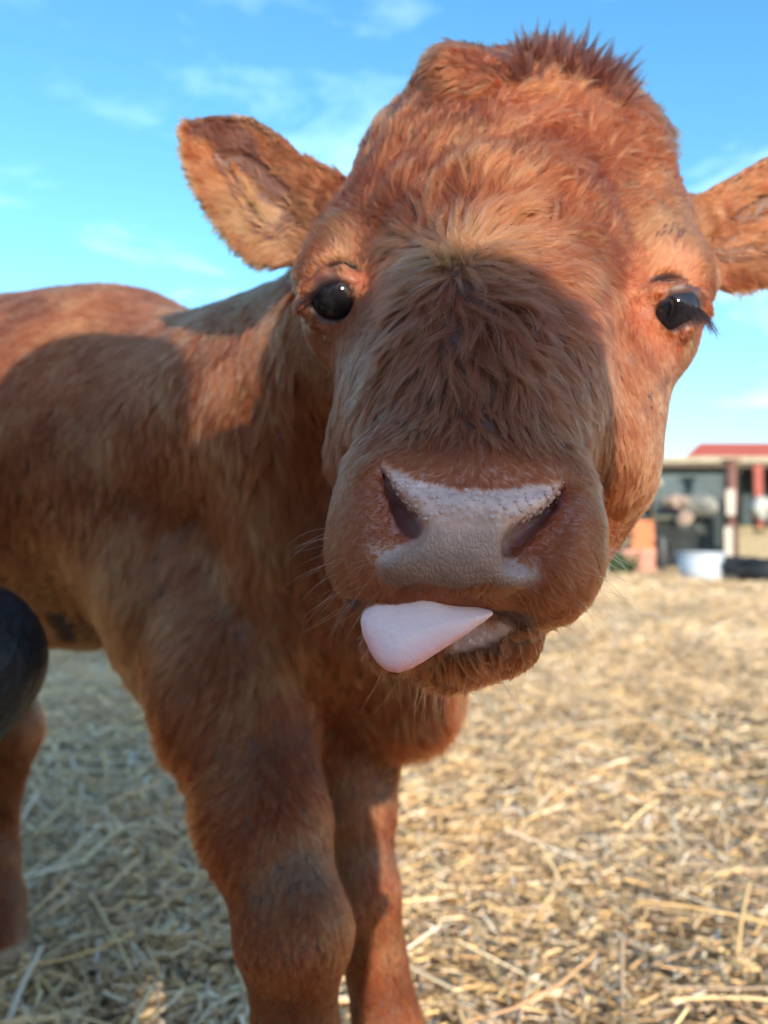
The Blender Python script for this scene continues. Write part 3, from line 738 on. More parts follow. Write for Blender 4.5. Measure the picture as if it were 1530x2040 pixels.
near_nostril = (in_poly(cx_, cy_, [(770, 945), (845, 1050), (845, 1080), (785, 1060)]) | in_poly(cx_, cy_, [(1125, 970), (1120, 1010), (1050, 1085), (1010, 1095), (1030, 1055)])) & frontT & (CEN[:, 1] < .36)
bare |= near_nostril
inner = (CEN[:, 1] > .283) & (CEN[:, 1] < .345) & in_poly(cx_, cy_, [(700, 900), (1170, 900), (1170, 1120), (700, 1120)])
bare |= inner & (CN[TRI[:, 0], 1] > -.2)
HEAD = (CEN[:, 1] < .485) & (CEN[:, 0] > -.13) & (CEN[:, 2] > .40) & ~((CEN[:, 1] > .46) & (CEN[:, 2] < .50))
MUZR = HEAD & in_poly(cx_, cy_, [(600, 880), (930, 868), (1230, 900), (1230, 1260), (600, 1230)]) & (CEN[:, 1] < .345) & ~(CEN[:, 2] < .483)
if DEV != 'nohair':
    hm = hair_mat('calf_hair')
    coat('muzzle_fur', MUZR & ~bare, HG, 34, .00011, 2.4, 4, 4, True, hm)
    coat('head_fur', HEAD & ~MUZR & ~bare, HG, 42, .00017, 7.6, 16, 7, True, hm)
    coat('body_fur', ~HEAD & ~bare, BG, 75, .00032, 6.5, 16, 6, False, hm)

def fine_hairs(name, roots, L0, r0, colr, droop=.3, curl=.25, k=8, spread=.25):
    """roots: list of (point, direction) -> separate long hairs"""
    n = len(roots); pts = np.empty((n, k, 3)); s = np.linspace(0, 1, k)
    for i, (p, d) in enumerate(roots):
        p = np.array(p); d = np.array(d, float); d /= np.linalg.norm(d); d = d+rng.normal(size=3)*spread*.5; d /= np.linalg.norm(d)
        e = np.cross(d, rng.normal(size=3)); e /= np.linalg.norm(e); Lh = L0*rng.uniform(.6, 1.25)
        pts[i] = p+np.outer(s*Lh, d)+np.outer(s**2*Lh*rng.uniform(-1, 1)*curl, e)
        pts[i, :, 2] -= s**2*Lh*droop
    rad = np.full((n, 1), r0)*np.interp(s, [0, .6, 1], [1, .8, .2])[None]
    return make_curves(name, pts-CO, rad, np.array(colr)*rng.uniform(.8, 1.2, (n, 1)), hair_mat('fine_'+name, .3, .3), calf)
def locks(name, specs, colr, per=34, k=7):
    out = []
    for p, d, Lh, sp in specs:
        p = np.array(p); d = np.array(d, float); d /= np.linalg.norm(d); e = rng.normal(size=3); e -= d*(e@d); e /= np.linalg.norm(e); s = np.linspace(0, 1, k)[:, None]
        cv = rng.normal()*.25
        for q in range(per):
            o = rng.normal(size=3)*sp; l = Lh*rng.uniform(.6, 1.1)
            out.append(p+o*(1-.9*s)+d*(l*s)+e*(l*cv*s*s)+rng.normal(size=3)*.03*l*s*s)
    pts = np.array(out); rad = np.full((len(pts), 1), .00009)*np.interp(np.linspace(0, 1, k), [0, .6, 1], [1, .9, .15])[None]
    return make_curves(name, pts-CO, rad, np.array(colr)*rng.uniform(.5, 1.6, (len(pts), 1)), hm, calf)
def roots_in(poly, n, dirf, dmax=.36, cond=None):
    ok = in_poly(px, py, poly) & (CV[:, 1] < dmax) & (CN[:, 1] < .5)
    if cond is not None: ok &= cond
    I = np.nonzero(ok)[0]
    if len(I) == 0: return []
    return [(CV[i], np.array(dirf)*.8+CN[i]*.8) for i in rng.choice(I, n)]
if DEV != 'nohair':
    wr = roots_in([(1050, 1120), (1200, 1040), (1200, 1200), (1120, 1245), (1000, 1230)], 70, (.5, 0, -.6))
    wr += roots_in([(650, 1050), (760, 1120), (760, 1210), (690, 1210)], 34, (-.7, 0, -.3))
    wr += roots_in([(760, 1290), (1040, 1260), (1000, 1340), (880, 1365), (780, 1340)], 60, (.1, 0, -.9))
    wr += roots_in([(980, 1180), (1050, 1190), (1050, 1225), (980, 1215)], 12, (0, 0, -1))
    fine_hairs('whiskers', wr, .017, .00006, (.55, .32, .16), droop=.25, curl=.5)
    sp_ = []
    for q in range(70):
        a_ = rng.uniform(0, 6.283); p_ = fld.surf(910+rng.normal()*18, 508+rng.normal()*16, .27, .45)
        sp_.append((p_, (math.cos(a_), -.45, math.sin(a_)), rng.uniform(.006, .012), .0011))
    locks('whorl_tuft', sp_, (.36, .115, .050), per=26)
    sp_ = []
    for q in range(130):
        x_ = rng.uniform(1035, 1235); y_ = np.interp(x_, [1035, 1120, 1235], [120, 100, 165])+rng.uniform(-10, 42)
        p_ = fld.surf(x_, y_+18, .38, .50); lean = (x_-1100)/130
        sp_.append((p_, (lean*.9+rng.normal()*.3, -.35+rng.normal()*.25, 1.0-.35*abs(lean)), rng.uniform(.009, .021), .0015))
    locks('poll_tuft', sp_, (.045, .012, .008))
    el = []
    for q in range(70):
        t_ = rng.random(); el.append((P(608+72*t_+rng.normal()*2, 606-44*math.sin(t_*1.5), .3705+.004*(1-t_)), (-.75+.45*t_, -.75, -.05-.25*(1-t_))))
    for q in range(130):
        t_ = rng.random(); el.append((P(1332+66*t_+rng.normal()*2, 588+34*t_*t_, .3650+.008*t_), (.30+.35*t_, -.5, -.55-.35*t_)))
    fine_hairs('eyelashes', el, .0125, .00014, (.012, .006, .005), droop=.45, curl=.12, spread=.2)

# ------------------------------------------------------------------ ground, straw
def hill(x, y):
    return (.018*np.sin(x*2.1+y*1.3)+.012*np.sin(x*4.7-y*3.1+1)+.008*np.sin(x*9+y*7.7+2))*np.clip((y-.2)/1.5, .25, 1)
ground_m = mat('trodden_straw', (.55, .41, .25), .95, nscale=60, c2=(.27, .19, .115), bump=.8)
gx_ = np.concatenate([np.arange(-6, 10.01, .06)]); gy_ = np.arange(-3, 16.01, .06)
XX, YY = np.meshgrid(gx_, gy_, indexing='ij'); ZZ = hill(XX, YY)-.03
fade_ = np.clip(np.minimum.reduce([XX+6, 10-XX, YY+3, 16-YY])/.8, 0, 1); ZZ = ZZ*fade_-.03*(1-fade_)
V = np.stack([XX, YY, ZZ], -1).reshape(-1, 3); nxg, nyg = XX.shape
ix = np.arange(nxg*nyg).reshape(nxg, nyg)
F = np.stack([ix[:-1, :-1], ix[1:, :-1], ix[1:, 1:], ix[:-1, 1:]], -1).reshape(-1, 4)
o1 = len(V)
R_ = 2500.0
outer = np.array([(-R_, -R_, -.03), (R_, -R_, -.03), (R_, R_, -.03), (-R_, R_, -.03)])
cor = [ix[0, 0], ix[-1, 0], ix[-1, -1], ix[0, -1]]
V = np.concatenate([V, outer])
rings = [ix[:, 0], ix[-1, :], ix[::-1, -1], ix[0, ::-1]]
tri = []
for q in range(4):
    e = rings[q]; a, b = o1+q, o1+(q+1) % 4
    h = len(e)//2
    for i in range(len(e)-1): tri.append((e[i], a if i < h else b, e[i+1], e[i+1]) if False else (e[i], (a if i < h else b), e[i+1]))
    tri.append((e[h], a, b))
T_ = np.array(tri)
F3 = np.concatenate([F[:, [0, 1, 2]], F[:, [0, 2, 3]], T_])
gme = mesh_np('ground', V, F3)
bm = bmesh.new(); bm.from_mesh(gme); bmesh.ops.recalc_face_normals(bm, faces=bm.faces)
if sum(f.normal.z for f in list(bm.faces)[:500]) < 0: bmesh.ops.reverse_faces(bm, faces=bm.faces)
bm.to_mesh(gme); bm.free()
for p_ in gme.polygons: p_.use_smooth = True
tag(obj('ground', gme, ground_m), kind='structure')

def straw():
    segs = []
    def batch(n, y0, y1, lmin, lmax, wmin, wmax, hmax):
        y = y0+(y1-y0)*rng.random(n)**1.0; x = (rng.random(n)*2-1)*(y*.92+.75)
        segs.append((x, y, rng.uniform(lmin, lmax, n), rng.uniform(wmin, wmax, n), rng.random(n)**1.5*hmax))
    q = .35 if DEV else 1
    batch(int(76000*q), .30, 1.5, .004, .045, .0006, .0030, .045)
    batch(int(76000*q), 1.4, 3.6, .008, .065, .0010, .0040, .055)
    batch(int(10000*q), .3, 3.6, .06, .22, .0012, .0034, .060)
    batch(int(38000*q), 3.4, 7, .03, .13, .003, .007, .06)
    batch(int(32000*q), 7, 13.5, .06, .25, .005, .011, .06)
    x, y, Ln, Wd, H = [np.concatenate(a) for a in zip(*segs)]; n = len(x)
    a = rng.random(n)*6.283; tilt = rng.normal(size=n)*.18
    d = np.stack([np.cos(a)*np.cos(tilt), np.sin(a)*np.cos(tilt), np.sin(tilt)], 1)
    sd = np.stack([-np.sin(a), np.cos(a), np.zeros(n)], 1); up = np.cross(d, sd)
    base = np.stack([x, y, hill(x, y)-.022+H], 1)
    K = 4; s = np.linspace(-.5, .5, K); cur = rng.normal(size=n)*.07; cu2 = rng.normal(size=n)*.06
    flat = rng.uniform(.12, .7, n)
    Vv = np.empty((n, K, 3, 3))
    for i, sv in enumerate(s):
        c = base+d*(Ln*sv)[:, None]+sd*(Ln*cur*sv*sv*2)[:, None]+up*(Ln*cu2*(sv*sv*2-.2))[:, None]
        wv = Wd*(1-.25*abs(sv)*rng.random(n))
        Vv[:, i, 0] = c+sd*wv[:, None]; Vv[:, i, 1] = c-sd*wv[:, None]; Vv[:, i, 2] = c+up*(wv*flat*1.2)[:, None]
    Vv[..., 2] = np.maximum(Vv[..., 2], -.03)
    b = np.arange(n)[:, None]*(K*3)
    fs = []
    for i in range(K-1):
        for j in range(3):
            a0 = i*3+j; a1 = i*3+(j+1) % 3
            fs.append(np.stack([a0, a1, a1+3, a0+3])[None]+b)
    Fs = np.concatenate(fs)
    pal = np.array([(.82, .54, .24), (.88, .64, .34), (.90, .74, .51), (.70, .43, .20), (.58, .39, .24), (.84, .71, .57), (.46, .28, .15), (.74, .56, .38)])
    pr = np.array([.22, .2, .14, .13, .1, .06, .07, .08])
    c = pal[rng.choice(len(pal), n, p=pr)]*rng.uniform(.82, 1.14, (n, 1))
    patch = .5+.5*np.clip(np.sin(x*3.1+2*np.sin(y*1.9))*.6+np.sin(x*7.3-y*5.2)*.4, -1, 1)
    c = c*(.80+.22*patch)[:, None]
    me = mesh_np('straw', Vv.reshape(-1, 3), Fs, smooth=False)
    vcol(me, 'tint', np.repeat(c, K*3, 0))
    m = bpy.data.materials.new('straw'); m.use_nodes = True; nn = m.node_tree; b_ = nn.nodes['Principled BSDF']; b_.inputs['Roughness'].default_value = .5
    t = nn.nodes.new('ShaderNodeVertexColor'); t.layer_name = 'tint'; nn.links.new(t.outputs[0], b_.inputs['Base Color'])
    tag(obj('straw', me, m), kind='stuff')
straw()

# ------------------------------------------------------------------ the yard beyond
M_ = dict(
 slate=mat('weathered_tarp', (.065, .105, .125), .75, .4, 3.0, .3), dark=mat('dark_tarp', (.035, .060, .070), .8, .4, 2.0),
 fascia=mat('fascia_wood', (.36, .32, .24), .8, .25, 9), eave=mat('old_timber', (.11, .085, .065), .85, .3, 12),
 red=mat('red_sheet', (.50, .12, .09), .95, .2, 6, spec=.1), redpost=mat('faded_red_paint', (.30, .075, .06), .8, .3, 8), rust=mat('rusty_steel', (.20, .095, .075), .8, .4, 14), white=mat('white_paint', (.34, .32, .29), .55, .15, 10),
 tub=mat('white_plastic', (.40, .46, .54), .35, .06, 5), black=mat('black_rubber', (.012, .016, .022), .5, .2, 6),
 brick=mat('red_brick', (.62, .22, .10), .85, .4, 14), pink=mat('pale_brick', (.55, .27, .20), .85, .3, 16), wire=mat('grey_wire', (.20, .21, .20), .6, .3, 20),
 hay=mat('packed_hay', (.50, .41, .26), .9, .45, 18, .6), net=mat('white_netting', (.40, .42, .41), .7, .35, 20), rope=mat('yellow_rope', (.62, .46, .16), .8, .2, 20),
 green=mat('leaf', (.07, .12, .04), .7, .5, 20), bark=mat('bark', (.16, .12, .09), .9, .3, 20), sack=mat('pale_sack', (.34, .26, .22), .9, .35, 8))
def bx(name, m, p0, p1, D0, D1, parent=None, bev=.01):
    """box between two picture corners at depth D0, reaching back to D1"""
    a, b = P(*p0, D0), P(*p1, D0)
    bm = bm_new(); box_bm(bm, ((a.x+b.x)/2, (D0+D1)/2, (a.z+b.z)/2), (abs(a.x-b.x), D1-D0, abs(a.z-b.z)), bev=bev)
    return finish(name, bm, M_[m], parent)
GZ = lambda D: 1076+EYE/D*FPX+3
# long dark shed
SD = 14.0
shed = empty('shed', P(1400, 1135, SD)); shed.location.z = 0
tag(shed, 'low shed clad in slate-blue tarpaulin under a pale roof edge, beyond the straw', 'shed')
inv = lambda o, par: setattr(o, 'matrix_parent_inverse', par.matrix_world.inverted())
def child(o, par):
    o.parent = par; o.location = o.location-par.location; return o
for nm, m_, a, b, d0, d1 in (
    ('wall', 'slate', (1130, 935), (1447, 1030), SD, SD+.05), ('wall', 'dark', (1130, 1031), (1300, 1128), SD+.02, SD+.06), ('wall', 'dark', (1470, 935), (2300, 1136), SD+1.2, SD+1.25),
    ('tarpaulin', 'dark', (1302, 1031), (1447, 1136), SD+.5, SD+.55),
    ('roof', 'eave', (1080, 922), (2300, 931), SD-.35, SD+3.4), ('fascia', 'fascia', (1290, 909), (2300, 921), SD-.40, SD-.33), ('fascia', 'eave', (1080, 917), (1289, 923), SD-.40, SD-.36)):
    child(bx(nm, m_, a, b, d0, d1), shed)
for x_ in (1300, 1475, 1650, 1900, 2200):
    child(bx('post', 'eave', (x_-5, 932), (x_+5, GZ(SD)), SD-.2, SD-.1), shed)
rb = empty('barn', P(1700, 1100, 24)); rb.location.z = 0
tag(rb, 'barn with a red sheet roof showing above the shed roof', 'barn')
bm = bm_new()
a, b = P(1362, 905, 24), P(2400, 905, 24); z1 = P(0, 882, 27).z
ax_ = a.x*30/24
vs = [bm.verts.new(v) for v in ((a.x, 24, a.z-.1), (b.x, 24, a.z-.1), (b.x, 27, z1), (ax_-.6, 27, z1), (ax_, 30, a.z-.1), (b.x, 30, a.z-.1))]
for f in ((0, 1, 2, 3), (3, 2, 5, 4), (0, 3, 4), (1, 5, 2), (0, 4, 5, 1)): bm.faces.new([vs[i] for i in f])
child(finish('roof', bm, M_['red']), rb)
bm = bm_new(); box_bm(bm, ((ax_+b.x)/2+.2, 27, (a.z-.12)/2), (b.x-ax_-.8, 5.4, a.z-.12)); child(finish('wall', bm, M_['eave']), rb)
# rusty pole by the shed with white boards
pole = empty('pole', P(1455, 1136, 13)); pole.location.z = 0; tag(pole, 'thick rusty pole standing before the shed, taller than its roof edge', 'pole')
bm = bm_new(); a = P(1456, 918, 13); cyl_bm(bm, (a.x, 13, -.03), (a.x, 13, a.z), .10, .085); child(finish('shaft', bm, M_['rust'], smooth=True), pole)
bm = bm_new(); box_bm(bm, (a.x, 13, a.z+.01), (.24, .24, .03)); child(finish('cap', bm, M_['rust']), pole)
def board(name, m, p0, p1, D, lab, cat, g=None):
    o = bx(name, m, p0, p1, D, D+.04); tag(o, lab, cat, g); return o
board('board', 'white', (1446, 975), (1466, 1027), 12.8, 'upper white board fixed to the rusty pole', 'board')
board('board', 'white', (1443, 1049), (1461, 1108), 12.8, 'lower pale board leaning on the rusty pole', 'board')
rp_ = bx('post', 'redpost', (1502, 925), (1524, GZ(13.3)), 13.3, 13.4); tag(rp_, 'red painted post between the rusty pole and the picture edge', 'post')
# white post near the muzzle
bm = bm_new(); a = P(1202, 1052, 11); cyl_bm(bm, (a.x, 11, -.03), (a.x, 11, a.z), .055, .05); cyl_bm(bm, (a.x, 11, a.z), (a.x, 11, a.z+.03), .065, .03)
tag(finish('fence_post', bm, M_['white'], smooth=True), 'short white post just beside the calf muzzle', 'post')
# brick pillar
pil = empty('brick_pillar', P(1278, 1140, 12.5)); pil.location.z = 0; tag(pil, 'small stack of orange bricks on a wider pink brick foot', 'pillar')
a = P(1257, 1034, 12.5); b = P(1303, 1034, 12.5); wz = b.x-a.x
bm = bm_new(); z = .36
while z < a.z-.02:
    j = rng.uniform(-.012, .012); box_bm(bm, ((a.x+b.x)/2+j, 12.6, z+.04), (wz*.94, .26, .072), Matrix.Rotation(rng.uniform(-.04, .04), 3, 'Z'), .006); z += .082
child(finish('pillar', bm, M_['brick']), pil)
bm = bm_new(); z = .0
while z < .33:
    for q in (-1, 1): box_bm(bm, ((a.x+b.x)/2-.08+q*.14+rng.uniform(-.01, .01), 12.6, z+.037), (.26, .3, .068), Matrix.Rotation(rng.uniform(-.06, .06), 3, 'Z'), .006)
    z += .078
child(finish('footing', bm, M_['pink']), pil)
# wire fence panel before the shed
def fence(name, x0, x1, yt, D, lab, step=11, mm='wire'):
    f = empty(name, P((x0+x1)/2, 1130, D)); f.location.z = 0; tag(f, lab, 'fence')
    a, b = P(x0, yt, D), P(x1, yt, D); zt = a.z
    for x_ in (a.x, b.x):
        bm = bm_new(); cyl_bm(bm, (x_, D, -.03), (x_, D, zt+.04), .022); child(finish('post', bm, M_['eave'], smooth=True), f)
    bm = bm_new(); nx_ = max(2, int((b.x-a.x)/.06))
    for i in range(nx_+1):
        x_ = a.x+(b.x-a.x)*i/nx_; cyl_bm(bm, (x_, D, .0), (x_, D, zt), .004, n=4)
    for i in range(int(zt/.08)+1): cyl_bm(bm, (a.x, D+.006, i*.08), (b.x, D+.006, i*.08), .004, n=4)
    child(finish('wire_mesh', bm, M_[mm]), f)
    return f
fence('wire_fence', 1300, 1440, 978, 13.4, 'grey wire mesh fence panel between brick pillar and rusty pole')
fence('wire_fence', 1466, 1760, 1046, 12.9, 'low wire fence holding packed hay beyond the black tubs')
h_ = bx('hay_bale', 'hay', (1470, 1052), (1760, GZ(13.3)), 13.0, 13.25, bev=.04); tag(h_, 'packed hay stacked behind the low wire fence', 'hay')
def rope(y, lab, x0=1190, x1=1760, D=12.7):
    bm = bm_new(); a, b = P(x0, y, D), P(x1, y, D); N_ = 10
    pts_ = [a.lerp(b, i/N_)+Vector((0, 0, -.05*math.sin(math.pi*i/N_))) for i in range(N_+1)]
    for p_, q_ in zip(pts_, pts_[1:]): cyl_bm(bm, p_, q_, .010, n=6)
    tag(finish('rope', bm, M_['rope'], smooth=True), lab, 'rope')
rope(1050, 'upper yellow rope strung along the hay fence', x0=1470)
rope(1076, 'yellow rope strung between white post and brick pillar', x0=1205, x1=1258, D=12.0)
def lump(name, m, px_, py_, D, rx, rz, lab, cat, seed, amp=.2, ry=None, grp=None):
    bm = bm_new(); bmesh.ops.create_icosphere(bm, subdivisions=4, radius=1); c = P(px_, py_, D); r = np.random.default_rng(seed); W3 = r.normal(size=(5, 3))*2.2; ph = r.uniform(0, 6, 5)
    for v in bm.verts:
        k = 1+amp*sum(math.sin(float(W3[i]@np.array(v.co))*1.2+ph[i]) for i in range(5))/3
        v.co = Vector((v.co.x*rx*k, v.co.y*(ry or rx)*k, v.co.z*rz*k))+c
    o = finish(name, bm, M_[m], smooth=True); tag(o, lab, cat, grp); return o
lump('sack', 'sack', 1345, 1000, 13.2, .20, .13, 'pinkish pale sack hung high on the wire mesh fence', 'sack', 3)
lump('sack', 'sack', 1362, 1032, 13.25, .14, .13, 'small tan sack hung below the pinkish one on the wire mesh fence', 'sack', 9)
lump('sack', 'wire', 1395, 1005, 13.28, .34, .20, 'grey bundle slumped beside the two sacks on the fence', 'sack', 5)
lump('net_bag', 'net', 1512, 1012, 12.6, .16, .20, 'mottled white netting bag hanging by the red post', 'bag', 4, .3)
lump('net_bag', 'net', 1556, 1020, 12.6, .17, .22, 'second netting bag hanging just past the red post', 'bag', 8, .3)
bm = bm_new(); bmesh.ops.create_uvsphere(bm, u_segments=20, v_segments=12, radius=.085, matrix=Matrix.Translation(P(1310, 962, 13.5)))
cyl_bm(bm, P(1310, 962, 13.5), P(1310, 962, 13.9), .03)
tag(finish('lamp', bm, M_['white'], smooth=True), 'small round white lamp on the slate-blue shed wall', 'lamp')
lump('tyre', 'black', 1318, 1105, 13.0, .12, .38, 'dark upright tyre leaning beside the brick pillar', 'tyre', 2, .05, .10)
# tubs
def tub(name, px_, base, D, r0, r1, h, m, lab):
    t = empty(name, P(px_, base, D)); t.location.z = -.02; tag(t, lab, 'tub')
    bm = bm_new(); lathe_bm(bm, (0, 0, 0), [(0, .0), (r0*.78, 0), (r0*.93, .03), (r0, .10), (r1, h), (r1-.02, h), (r0-.02, .04), (0, .035)], 44)
    bmesh.ops.remove_doubles(bm, verts=bm.verts, dist=1e-5); finish('bowl', bm, M_[m], t, True)
    bm = bm_new(); lathe_bm(bm, (0, 0, h-.02), [(r1-.005, 0), (r1+.022, .004), (r1+.026, .018), (r1+.01, .03), (r1-.015, .026), (r1-.02, 0)], 44); finish('rim', bm, M_[m], t, True)
tub('feed_tub', 1396, 1158, 10.2, .265, .290, .385, 'tub', 'round white plastic feed tub standing on the straw')
tub('feed_tub', 1530, 1163, 9.8, .36, .43, .30, 'black', 'wide black rubber tub at the picture edge, nearest of the tubs')
tub('feed_tub', 1462, 1150, 11.3, .26, .31, .30, 'black', 'smaller black rubber tub right behind the white tub')
# bush by the white post
def tufts(name, px_, base, D, w_, h_, n, m, lab, cat):
    c = P(px_, base, D); Vv, Ff = [], []
    for i in range(n):
        x_ = c.x+rng.normal()*w_*.4; y_ = D+rng.normal()*w_*.4; hh = h_*rng.uniform(.4, 1); a = rng.uniform(0, 6.28); dx, dy = math.cos(a), math.sin(a); l = .05
        zz = rng.uniform(.1, 1)*hh; o_ = len(Vv)
        Vv += [(x_, y_, zz), (x_+dx*l, y_+dy*l, zz+.05), (x_+dx*l*1.4-dy*.03, y_+dy*l*1.4+dx*.03, zz+.02), (x_-dy*.03, y_+dx*.03, zz-.03)]; Ff.append((o_, o_+1, o_+2, o_+3))
    o = obj(name, mesh_np(name, np.array(Vv), np.array(Ff), False), M_[m]); tag(o, lab, cat); return o
tufts('weed_clump', 1228, 1105, 12.2, .26, .30, 1400, 'green', 'low green weed clump between white post and brick pillar', 'plant')
# far tree seen as a tip past the cheek
tr = empty('tree', P(1255, 1090, 60)); tr.location.z = 0; tag(tr, 'distant bare-topped tree just showing past the calf cheek', 'tree')
bm = bm_new(); c = P(1250, 885, 60); cyl_bm(bm, (c.x, 60, -.05), (c.x, 60, c.z), .35, .12)
for q in range(26):
    z0 = rng.uniform(.45, 1)*c.z; a = rng.uniform(0, 6.28); l = rng.uniform(.8, 2.4); cyl_bm(bm, (c.x, 60, z0), (c.x+math.cos(a)*l, 60+math.sin(a)*l, z0+rng.uniform(-.1, .5)), .07, .02, 6)
child(finish('trunk', bm, M_['bark'], smooth=True), tr)
Vv, Ff = [], []
for i in range(5000):
    v = rng.normal(size=3); v /= np.linalg.norm(v); r = rng.random()**.4
    p_ = np.array([c.x, 60, c.z-.9])+v*r*np.array([2.3, 2.0, 1.1]); d_ = rng.normal(size=(3, 3))*.09
    o_ = len(Vv); Vv += [p_+d_[0], p_+d_[1], p_+d_[2]]; Ff.append((o_, o_+1, o_+2))
child(obj('crown', mesh_np('crown', np.array(Vv), np.array(Ff), False), M_['green']), tr)

# ------------------------------------------------------------------ the person crouching with the camera: unseen, shaped to shade the calf; a second kneels with a knee in view
cloth_navy = mat('navy_trousers', (.008, .016, .028), .5, .35, 70, .6); cloth_coat = mat('padded_coat', (.05, .07, .10), .6, .2, 40, .3)
skin_m = mat('skin', (.50, .30, .22), .5, .1, 60); boot_m = mat('rubber_boot', (.02, .02, .022), .35); hair_d = mat('dark_hair', (.05, .03, .02), .6, .3, 80, .6)
def figure(fn, J, step):
    pts_ = [Vector(v) for k_, v in J.items() if k_ != 'fwd']
    lo = [min(p[i] for p in pts_)-.17 for i in range(3)]; hi = [max(p[i] for p in pts_)+.17 for i in range(3)]; lo[2] = max(lo[2], -.03)
    f = Field(*[axis((lo[i], hi[i], step)) for i in range(3)]); fn(f, J); return f.mesh()
def hd(J, s_, f_, u_):
    fw = Vector(J['fwd']).normalized(); sd = fw.cross(Vector((0, 0, 1))); return J['HD']+sd*s_+fw*f_+Vector((0, 0, u_))
def f_body(f, J):
    fw = Vector(J['fwd']).normalized(); sd = fw.cross(Vector((0, 0, 1))); R = Matrix((sd, fw, Vector((0, 0, 1)))).transposed()
    f.ell(J['HD'], (.072, .088, .105), R, k=.02); f.cone(hd(J, 0, .02, -.06), hd(J, 0, .045, -.085), .045, .032, k=.02); f.cone(J['NK']-Vector((0, 0, .05)), hd(J, 0, -.01, -.05), .052, .050, k=.03)
    f.cone(hd(J, 0, .085, .01), hd(J, 0, .105, -.025), .008, .014, k=.01)
    for s_ in (-1, 1):
        f.ell(hd(J, s_*.074, -.01, -.005), (.010, .018, .030), R, k=.01); f.ball(hd(J, s_*.032, .072, .015), .013, k=.008)
    f.cone(hd(J, -.02, .09, -.055), hd(J, .02, .09, -.055), .007, .007, k=.008)
    hips = (J['HL']+J['HR'])/2
    f.cone(J['NK'], J['CH'], .06, .12, k=.05); f.cone(J['CH'], hips, .115, .12, k=.06)
    for s_, t in ((-1, 'L'), (1, 'R')):
        S_, E_, W_ = J['S'+t], J['E'+t], J['W'+t]
        f.cone(J['CH'].lerp(J['NK'], .7), S_, .07, .06, k=.04); f.cone(S_, E_, .050, .040, k=.03); f.cone(E_, W_, .036, .026, k=.02)
        o = fw; palm = W_+o*.03-sd*(s_*.012)+Vector((0, 0, .028)); f.cone(W_, palm, .024, .027, k=.02)
        for l, zz in ((.040, .030), (.046, .012), (.043, -.006), (.034, -.022)):
            a = palm+o*.014+Vector((0, 0, zz)); b = a+o*l*.35-sd*(s_*l*.45); c = b-sd*(s_*l*.45)-o*.012
            f.cone(a, b, .0095, .0085, k=.006); f.cone(b, c, .0085, .007, k=.004)
        a = palm-o*.012+Vector((0, 0, .02)); b = a-sd*(s_*.025)+Vector((0, 0, .02))-o*.012; f.cone(a, b, .011, .009, k=.006); f.cone(b, b-sd*(s_*.018)+Vector((0, 0, .012)), .009, .008, k=.004)
        f.cone(J['H'+t], J['K'+t], .08, .050, k=.03); f.cone(J['K'+t], J['A'+t], .048, .035, k=.02); f.cone(J['A'+t], J['T'+t], .038, .030, k=.02)
def f_trousers(f, J):
    hips = (J['HL']+J['HR'])/2
    f.cone(J['HL'], J['HR'], .130, .130, k=.05); f.cone(hips, J['CH'].lerp(hips, .5), .125, .120, k=.04)
    for t in 'LR':
        K_, A_ = J['K'+t], J['A'+t]; f.cone(J['H'+t], K_, .100, J['kr'][0], k=.03); f.cone(K_, K_.lerp(A_, .88), J['kr'][0]-.001, .056, k=.02)
        q = (J['H'+t]-K_).normalized(); w_ = (A_-K_).normalized(); sd_ = q.cross(w_).normalized()
        for i in range(6):      # folds where the cloth bunches round the bent knee
            for sgn in (-1, 1):
                a = K_+sd_*(sgn*(J['kr'][0]-.006))+q*(.012*i-.02)+w_*(.030-.004*i); f.cone(a, a+(w_-q)*.018*(1+.3*i)+sd_*(sgn*.004)-q*.01, .0065, .003, k=.012)
        f.cone(K_+w_*.02-q*(J['kr'][0]-.008)+sd_*.02, K_+w_*.055-q*(J['kr'][0]-.014)-sd_*.03, .006, .005, k=.012)
def f_coat(f, J):
    hips = (J['HL']+J['HR'])/2
    f.cone(J['NK']-Vector((0, 0, .02)), J['CH'], .075, .155, k=.05); f.cone(J['CH'], hips+Vector((0, 0, .06)), .158, .158, k=.05); f.cone(J['NK'], J['NK']+Vector((0, 0, .03)), .066, .068, k=.02)
    if 'CL' in J: f.cone(J['NK']+Vector((0, 0, .035)), J['CL'], .066, .066, k=.03)      # unseen bulk added at the collar to widen the shade on the calf's face
    for t in 'LR':
        S_, E_, W_ = J['S'+t], J['E'+t], J['W'+t]
        f.cone(J['CH'].lerp(J['NK'], .7), S_, .09, .080, k=.04); f.cone(S_, E_, .070, .058, k=.03); f.cone(E_, E_.lerp(W_, .86), .054, .040, k=.02)
def boot(t):
    def g(f, J):
        A_, T_ = J['A'+t], J['T'+t]; K_ = J['K'+t]; f.cone(A_.lerp(K_, .12), A_, .064, .052, k=.02); f.cone(A_-Vector((0, 0, .03)), T_, .046, .040, k=.02)
    return g
def f_hair(f, J):
    fw = Vector(J['fwd']).normalized(); sd = fw.cross(Vector((0, 0, 1))); R = Matrix((sd, fw, Vector((0, 0, 1)))).transposed()
    f.ell(hd(J, 0, -.018, .022), (.082, .092, .100), R, k=.02); f.cone(hd(J, 0, -.07, -.03), hd(J, 0, -.06, -.08), .045, .035, k=.03)
    f.cone(hd(J, -.05, .13, 0), hd(J, .05, .13, 0), .050, .050, k=.005, op='sub'); f.cone(hd(J, 0, .13, -.06), hd(J, 0, .13, -.02), .075, .07, k=.005, op='sub')
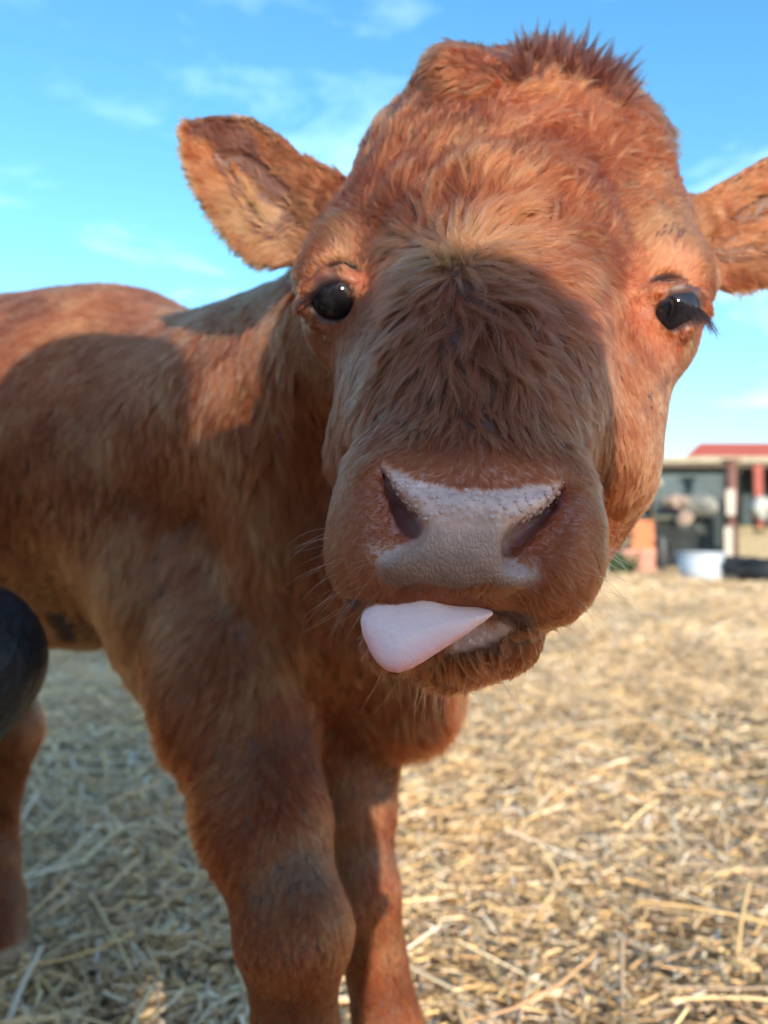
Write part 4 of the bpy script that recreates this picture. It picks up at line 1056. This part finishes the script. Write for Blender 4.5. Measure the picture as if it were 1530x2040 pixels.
def make_person(J, label):
    kr = J.pop('kr'); o = (J['HL']+J['HR'])/2; r = empty('person', (o.x, o.y, 0)); tag(r, label, 'person')
    def wrap(fn): return lambda f, J_: fn(f, dict(J_, kr=(kr,)))
    for nm, fn, m_, st in (('body', f_body, skin_m, .006), ('trousers', f_trousers, cloth_navy, .006), ('coat', f_coat, cloth_coat, .010), ('boot', boot('L'), boot_m, .009), ('boot', boot('R'), boot_m, .009), ('hair', f_hair, hair_d, .008)):
        Vp, Fp = figure(wrap(fn), J, st); obj(nm, mesh_np(nm, Vp-np.array(r.location), Fp), m_, r)
    return r
V3 = lambda *a: Vector(a)
make_person(dict(fwd=V3(0, 1, 0), kr=.066, HL=V3(-.14, -.22, .43), HR=V3(.0, -.20, .375), KL=V3(.02, -.05, .10), KR=V3(.112, .02, .435), AL=V3(-.02, -.40, .08), TL=V3(-.03, -.47, .03),
    AR=V3(.105, -.03, .10), TR=V3(.11, .09, .03), CH=V3(.015, -.29, .59), NK=V3(.025, -.31, .715), HD=V3(.060, -.30, .832), CL=V3(.195, -.285, .742), SL=V3(-.20, -.27, .705), SR=V3(.222, -.28, .708),
    EL=V3(-.25, -.12, .56), ER=V3(.245, -.20, .585), WL=V3(-.09, -.07, .48), WR=V3(.07, -.08, .49)), 'person crouching with a phone in both hands, behind the lens')
make_person(dict(fwd=V3(.8, .6, 0), kr=.056, HL=V3(-.72, .40, .42), HR=V3(-.64, .26, .42), KL=V3(-.305, .56, .443), KR=V3(-.42, .10, .09), AL=V3(-.53, .50, .10), TL=V3(-.44, .53, .03),
    AR=V3(-.72, -.02, .08), TR=V3(-.77, -.06, .03), CH=V3(-.72, .32, .68), NK=V3(-.71, .33, .84), HD=V3(-.69, .345, .95), SL=V3(-.80, .47, .81), SR=V3(-.62, .18, .81),
    EL=V3(-.72, .60, .62), ER=V3(-.48, .22, .60), WL=V3(-.52, .62, .52), WR=V3(-.40, .38, .53)), 'kneeling person in black trousers whose bent knee shows beside the calf belly')
ph = empty('smartphone', (-.015, -.012, .475)); tag(ph, 'black smartphone held up in both hands of the crouching person', 'phone')
bm = bm_new(); box_bm(bm, (0, 0, 0), (.078, .008, .162), bev=.0035); finish('case', bm, mat('phone_case', (.02, .02, .022), .3), ph)
bm = bm_new(); box_bm(bm, (0, -.0045, 0), (.071, .001, .154)); finish('screen', bm, mat('phone_glass', (.01, .01, .012), .05), ph)
